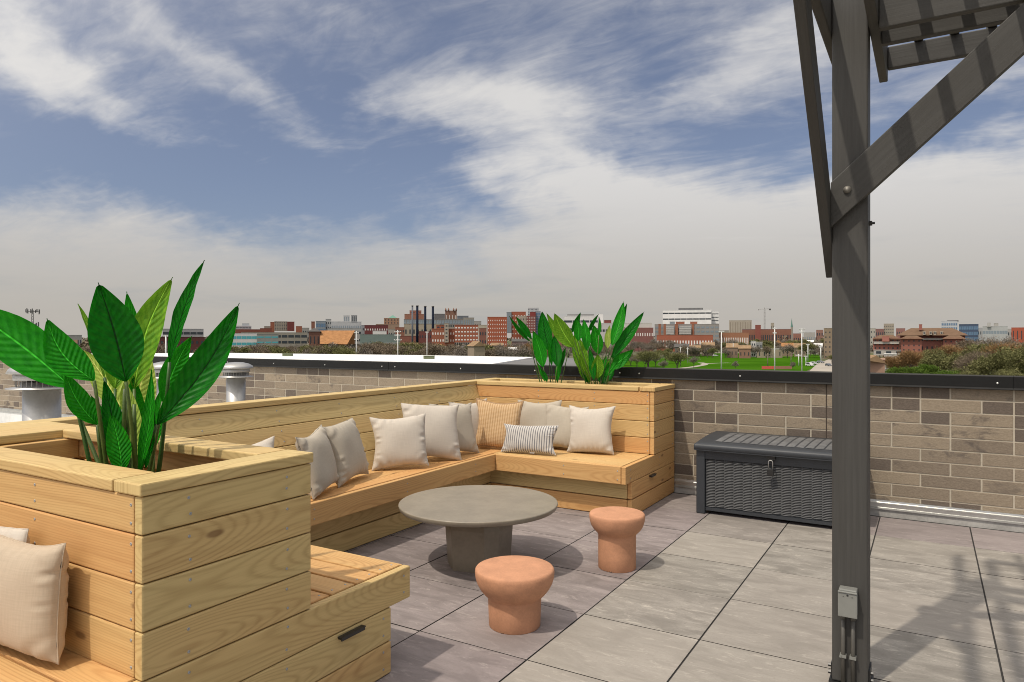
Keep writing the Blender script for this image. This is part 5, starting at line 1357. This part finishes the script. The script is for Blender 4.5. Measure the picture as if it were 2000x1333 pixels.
pole(324,655,300,3.2,'pale blue-white post behind the foreground leaves','bars',[(658,5)])
# antenna mast
mz=290; p=at(64,HZ,mz); am=empty('antenna_mast',(p.x,p.y,GZ),0,'lattice antenna mast with two rings of antennas at far left','antenna mast')
ht=EYE+(HZ-606)/FOC*mz; AM=plain('antenna_dark',(.09,.09,.09),.7)
mb=MB()
for a in range(3):
    w=2*math.pi*a/3; mb.tube([(p.x+1.0*math.cos(w),p.y+1.0*math.sin(w),GZ),(p.x+.35*math.cos(w),p.y+.35*math.sin(w),ht)],.09,5)
k=GZ; f=0
while k<ht-1.2:
    r0=1.0-.65*(k-GZ)/(ht-GZ)
    for a in range(3):
        w=2*math.pi*a/3; w2=2*math.pi*(a+1)/3; mb.tube([(p.x+r0*math.cos(w),p.y+r0*math.sin(w),k),(p.x+r0*math.cos(w2),p.y+r0*math.sin(w2),k+1.1)],.045,4)
    k+=1.1
mb.build('lattice',AM,am)
for hh,R_ in ((ht-.6,2.3),(ht-6.2,2.0)):
    mb=MB()
    for a in range(12):
        w=2*math.pi*a/12; mb.tube([(p.x+R_*math.cos(w),p.y+R_*math.sin(w),hh),(p.x+R_*math.cos(w+.5236),p.y+R_*math.sin(w+.5236),hh)],.06,4)
        if a%4==0: mb.tube([(p.x,p.y,hh),(p.x+R_*math.cos(w),p.y+R_*math.sin(w),hh)],.06,4)
    mb.build('ring_platform',AM,am)
    for a in range(9):
        w=2*math.pi*a/9+.2; mb=MB(); mb.box((p.x+R_*1.05*math.cos(w),p.y+R_*1.05*math.sin(w),hh+g.uniform(-.1,.35)),(.22,.34,1.3+.4*(a%3)),rz=w); mb.build('panel_antenna',AM,am)
# parked cars
TYR=plain('tyre_black',(.02,.02,.02),.9); CGL=plain('car_glass',(.03,.035,.04),.1)
def car(p,rz,col,label,van=False,L=4.6,h=1.5):
    t=empty('parked_car',(p[0],p[1],GZ+.1),0,label,'car','cars by the park')
    F=Matrix.Translation((p[0],p[1],GZ+.1))@Matrix.Rotation(rz,4,'Z'); w=.92
    pr=[(-L/2,.35),(-L/2,.85),(-L/2+.15,.95),(-L/2+.5 if van else -L/2+.7,h+(.25 if van else 0)),(L/2-1.9 if van else L/2-2.0,h+(.25 if van else 0)),(L/2-1.15,.98),(L/2-.1,.85),(L/2,.6),(L/2,.35)]
    mb=MB(); n=len(pr)
    for s_ in (-w,w):
        for x,z in pr: mb.v.append(F@Vector((x,s_*(1 if z<1 else .86),z)))
    for i in range(n): j=(i+1)%n; mb.face([i,j,n+j,n+i])
    mb.face(list(range(n))[::-1]); mb.face([n+i for i in range(n)]); mb.build('body',plain('paint_%d'%int(col[0]*100+col[2]*7),col,.3),t)
    mb=MB(); hh=h+(.25 if van else 0)
    for s_ in (-1,1): mb.v=mb.v; mb.quad([F@Vector((x,s_*(w*(1.0 if z<1.05 else .88)+.012),z)) for x,z in ((-L/2+.75,1.02),(L/2-1.35,1.02),(L/2-2.0,hh-.12),(-L/2+.85,hh-.12))])
    mb.quad([F@Vector((L/2-1.18+.02,y,z)) if z<1.1 else F@Vector((L/2-1.88,y*.9,z)) for y,z in ((-.75,1.0),(.75,1.0),(.75,hh-.1),(-.75,hh-.1))]); mb.build('windows',CGL,t)
    for x in (-L/2+.85,L/2-.85):
        for s_ in (-1,1):
            mb=MB(); a=F@Vector((x,s_*.72,.33)); b_=F@Vector((x,s_*.94,.33)); mb.tube([a,b_],.33,12,smooth=False); mb.build('wheel',TYR,t)
    return t
fw=YAW
car(at(1581.5,HZ,392),fw-1.2,(.62,.62,.60),'white van parked closest to the right tall pole',True,5.0,1.9)
car(at(1589.5,HZ,418),fw-1.1,(.58,.58,.57),'white car parked just behind the white van',False,4.6,1.6)
car(at(1602.5,HZ,440),fw-1.0,(.25,.26,.28),'grey car parked farther along the road')
car(at(1618,HZ,392),fw-1.6,(.10,.11,.13),'dark car on the road by the pergola post')
car(at(1452,HZ,590),fw+.1,(.50,.04,.04),'red car before the park houses'); car(at(1459,HZ,592),fw+.1,(.62,.62,.62),'white van before the park houses',True,5,1.9)
car(at(1469,HZ,588),fw+.2,(.08,.14,.38),'blue car before the park houses'); car(at(1397,HZ,600),fw,(.60,.60,.60),'white car on the park road at left')
car(at(955,HZ,420),fw,(.55,.55,.55),'pale car near the roof edge below the dotted orange block'); car(at(148,HZ,420),fw,(.65,.65,.65),'white car behind the foreground leaves')

# ------------------------------------------------------------------ camera, sun, sky
cam=bpy.data.cameras.new('camera'); co_=bpy.data.objects.new('camera',cam); COL.objects.link(co_)
co_.location=(0,0,EYE); co_.rotation_euler=(R(90),0,YAW); cam.sensor_width=36; cam.lens=36*FOC/2000
cam.shift_y=-(666.5-HZ)/2000; cam.clip_start=.05; cam.clip_end=60000; scene.camera=co_
sd=Vector((-.19,-.555,1)).normalized()
sun=bpy.data.lights.new('sun','SUN'); so=bpy.data.objects.new('sun',sun); COL.objects.link(so)
sun.energy=2.65; sun.angle=R(1.0); sun.color=(1,.91,.78); so.rotation_euler=sd.to_track_quat('Z','Y').to_euler(); so.location=(0,0,30)
world=bpy.data.worlds.new('World'); scene.world=world; world.use_nodes=True; t=NT(world.node_tree)
bg=next(n for n in t.n if n.type=='BACKGROUND'); 
sky=t.new('ShaderNodeTexSky'); sky.sky_type='NISHITA'; sky.sun_disc=False; sky.sun_elevation=math.asin(sd.z); sky.sun_rotation=math.atan2(sd.x,sd.y); sky.altitude=200; sky.air_density=1.0; sky.dust_density=1.0; sky.ozone_density=2.5
d=t.new('ShaderNodeTexCoord').outputs['Generated']
X,Y,Z=t.sep(d)
xr=t.math('ADD',t.math('MULTIPLY',X,CS),t.math('MULTIPLY',Y,SN)); yr=t.math('SUBTRACT',t.math('MULTIPLY',Y,CS),t.math('MULTIPLY',X,SN))
az=t.math('ARCTAN2',xr,yr); el=t.math('ARCSINE',Z)
def AE(u,v):
    a=math.atan((u-1000)/FOC); e=math.atan((HZ-v)/math.hypot(FOC,u-1000)); return a,e
# warp
wn=t.new('ShaderNodeTexNoise'); t.put(wn.inputs['Vector'],t.comb(t.math('MULTIPLY',az,3),t.math('MULTIPLY',el,5),0)); wn.inputs['Scale'].default_value=1.6; wn.inputs['Detail'].default_value=5; wn.inputs['Roughness'].default_value=.6
wx,wy,wz=t.sep(wn.outputs['Color'])
azw=t.math('ADD',az,t.math('MULTIPLY',t.math('SUBTRACT',wx,.5),.30)); elw=t.math('ADD',el,t.math('MULTIPLY',t.math('SUBTRACT',wy,.5),.16))
def blob(u,v,su,sv,deg,amp):
    a,e=AE(u,v); a2,_=AE(u+su,v); _,e2=AE(u,v-sv); sx=abs(a2-a); sy=abs(e2-e); c,s_=math.cos(R(deg)),math.sin(R(deg))
    dx=t.math('SUBTRACT',azw,a); dy=t.math('SUBTRACT',elw,e)
    p=t.math('ADD',t.math('MULTIPLY',dx,c/sx),t.math('MULTIPLY',dy,s_/sx)); q=t.math('ADD',t.math('MULTIPLY',dx,-s_/sy),t.math('MULTIPLY',dy,c/sy))
    r=t.math('ADD',t.math('MULTIPLY',p,p),t.math('MULTIPLY',q,q))
    return t.math('MULTIPLY',t.math('EXPONENT',t.math('MULTIPLY',r,-1)),amp)
BL=[(90,110,300,60,-22,.75),(420,110,330,55,-28,.42),(700,40,260,60,-15,.25),(1000,190,230,75,-5,.62),(900,260,260,60,-25,.35),(1130,330,240,50,-40,.45),(1500,400,620,95,2,.62),
 (1450,110,220,55,22,.48),(1720,40,240,60,20,.45),(1900,370,300,80,0,.4),(1960,190,140,28,15,.35),(1180,390,300,60,-14,.30),(720,425,75,22,30,.30),(560,320,300,30,-12,.18),(1330,200,160,26,20,.14),
 (500,370,380,120,-12,-.80),(820,330,180,50,-22,-.25),(1260,170,130,90,0,-.34),(1800,265,300,40,5,-.45),(1500,255,140,60,0,-.28),(640,170,260,70,-20,-.34),(780,90,170,70,0,-.26),(130,330,200,70,0,-.12),(850,490,120,28,-30,-.22)]
m=None
for bl_ in BL:
    q=blob(*bl_); m=q if m is None else t.math('ADD',m,q)
low=t.ramp(elw,AE(1000,375)[1],AE(1000,525)[1])                    # haze-like deck thickening to the horizon
low=t.math('MULTIPLY',low,.74)
# streaky cirrus texture on a high plane
den=t.math('ADD',t.math('MAXIMUM',Z,0),.13); px=t.math('DIVIDE',xr,den); py=t.math('DIVIDE',yr,den)
ca,sa=math.cos(R(-32)),math.sin(R(-32))
qx=t.math('ADD',t.math('MULTIPLY',px,ca),t.math('MULTIPLY',py,sa)); qy=t.math('SUBTRACT',t.math('MULTIPLY',py,ca),t.math('MULTIPLY',px,sa))
n1=t.noise(t.comb(t.math('MULTIPLY',qx,.75),t.math('MULTIPLY',qy,1.35),2.3),1.5,10,.62,1.4)
n2=t.noise(t.comb(t.math('MULTIPLY',qx,2.2),t.math('MULTIPLY',qy,6.0),7.1),1.8,10,.60,1.3)
n3=t.noise(t.comb(px,py,1.0),6.5,6,.6,.4)
tex=t.math('ADD',t.math('ADD',t.math('MULTIPLY',t.math('SUBTRACT',n1,.5),1.15),t.math('MULTIPLY',t.math('SUBTRACT',n2,.5),.55)),t.math('MULTIPLY',t.math('SUBTRACT',n3,.5),.22))
hf=t.ramp(el,AE(1000,560)[1],AE(1000,380)[1]); tex=t.math('MULTIPLY',tex,t.math('MULTIPLY_ADD',hf,.75,.25))
cov=t.math('ADD',t.math('ADD',t.math('ADD',m,low),tex),.16)
cl=t.ramp(cov,-.12,1.02); cl=t.math('MULTIPLY_ADD',cl,.90,.06)
K=1/.10
hz_=t.ramp(el,AE(1000,300)[1],AE(1000,640)[1])
ccol=t.mix(hz_,(.72*K,.705*K,.69*K),(.50*K,.468*K,.425*K))
# brighter cores, greyer thin parts
ccol=t.mix(t.math('MULTIPLY',t.ramp(tex,.05,.45),.30),ccol,(.80*K,.77*K,.74*K))
ccol=t.mix(t.math('MULTIPLY',t.ramp(t.noise(t.comb(t.math('MULTIPLY',az,2.2),t.math('MULTIPLY',el,16),4),1.4,5,.55,.3),.5,.72),t.math('MULTIPLY',hz_,.38)),ccol,(.33*K,.36*K,.385*K))
skyc=t.mix(1.0,sky.outputs[0],(.86,.80,.86),'MULTIPLY')
skyc=t.mix(.12,skyc,(.22*K,.22*K,.22*K))
# thin veil overhead and broad sun glow, both added out of frame for fill
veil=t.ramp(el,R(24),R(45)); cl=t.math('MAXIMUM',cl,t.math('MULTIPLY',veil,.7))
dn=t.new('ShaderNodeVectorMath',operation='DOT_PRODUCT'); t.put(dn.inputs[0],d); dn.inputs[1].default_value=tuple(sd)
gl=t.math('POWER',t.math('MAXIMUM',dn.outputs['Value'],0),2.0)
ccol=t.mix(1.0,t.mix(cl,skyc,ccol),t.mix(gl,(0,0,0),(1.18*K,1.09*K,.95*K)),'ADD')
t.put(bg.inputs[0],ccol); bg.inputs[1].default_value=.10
scene.view_settings.view_transform='Standard'; scene.view_settings.look='None'; scene.view_settings.exposure=0; scene.view_settings.gamma=1
scene.render.engine='CYCLES'
scene.cycles.pixel_filter_type='BLACKMAN_HARRIS'; scene.cycles.filter_width=1.0
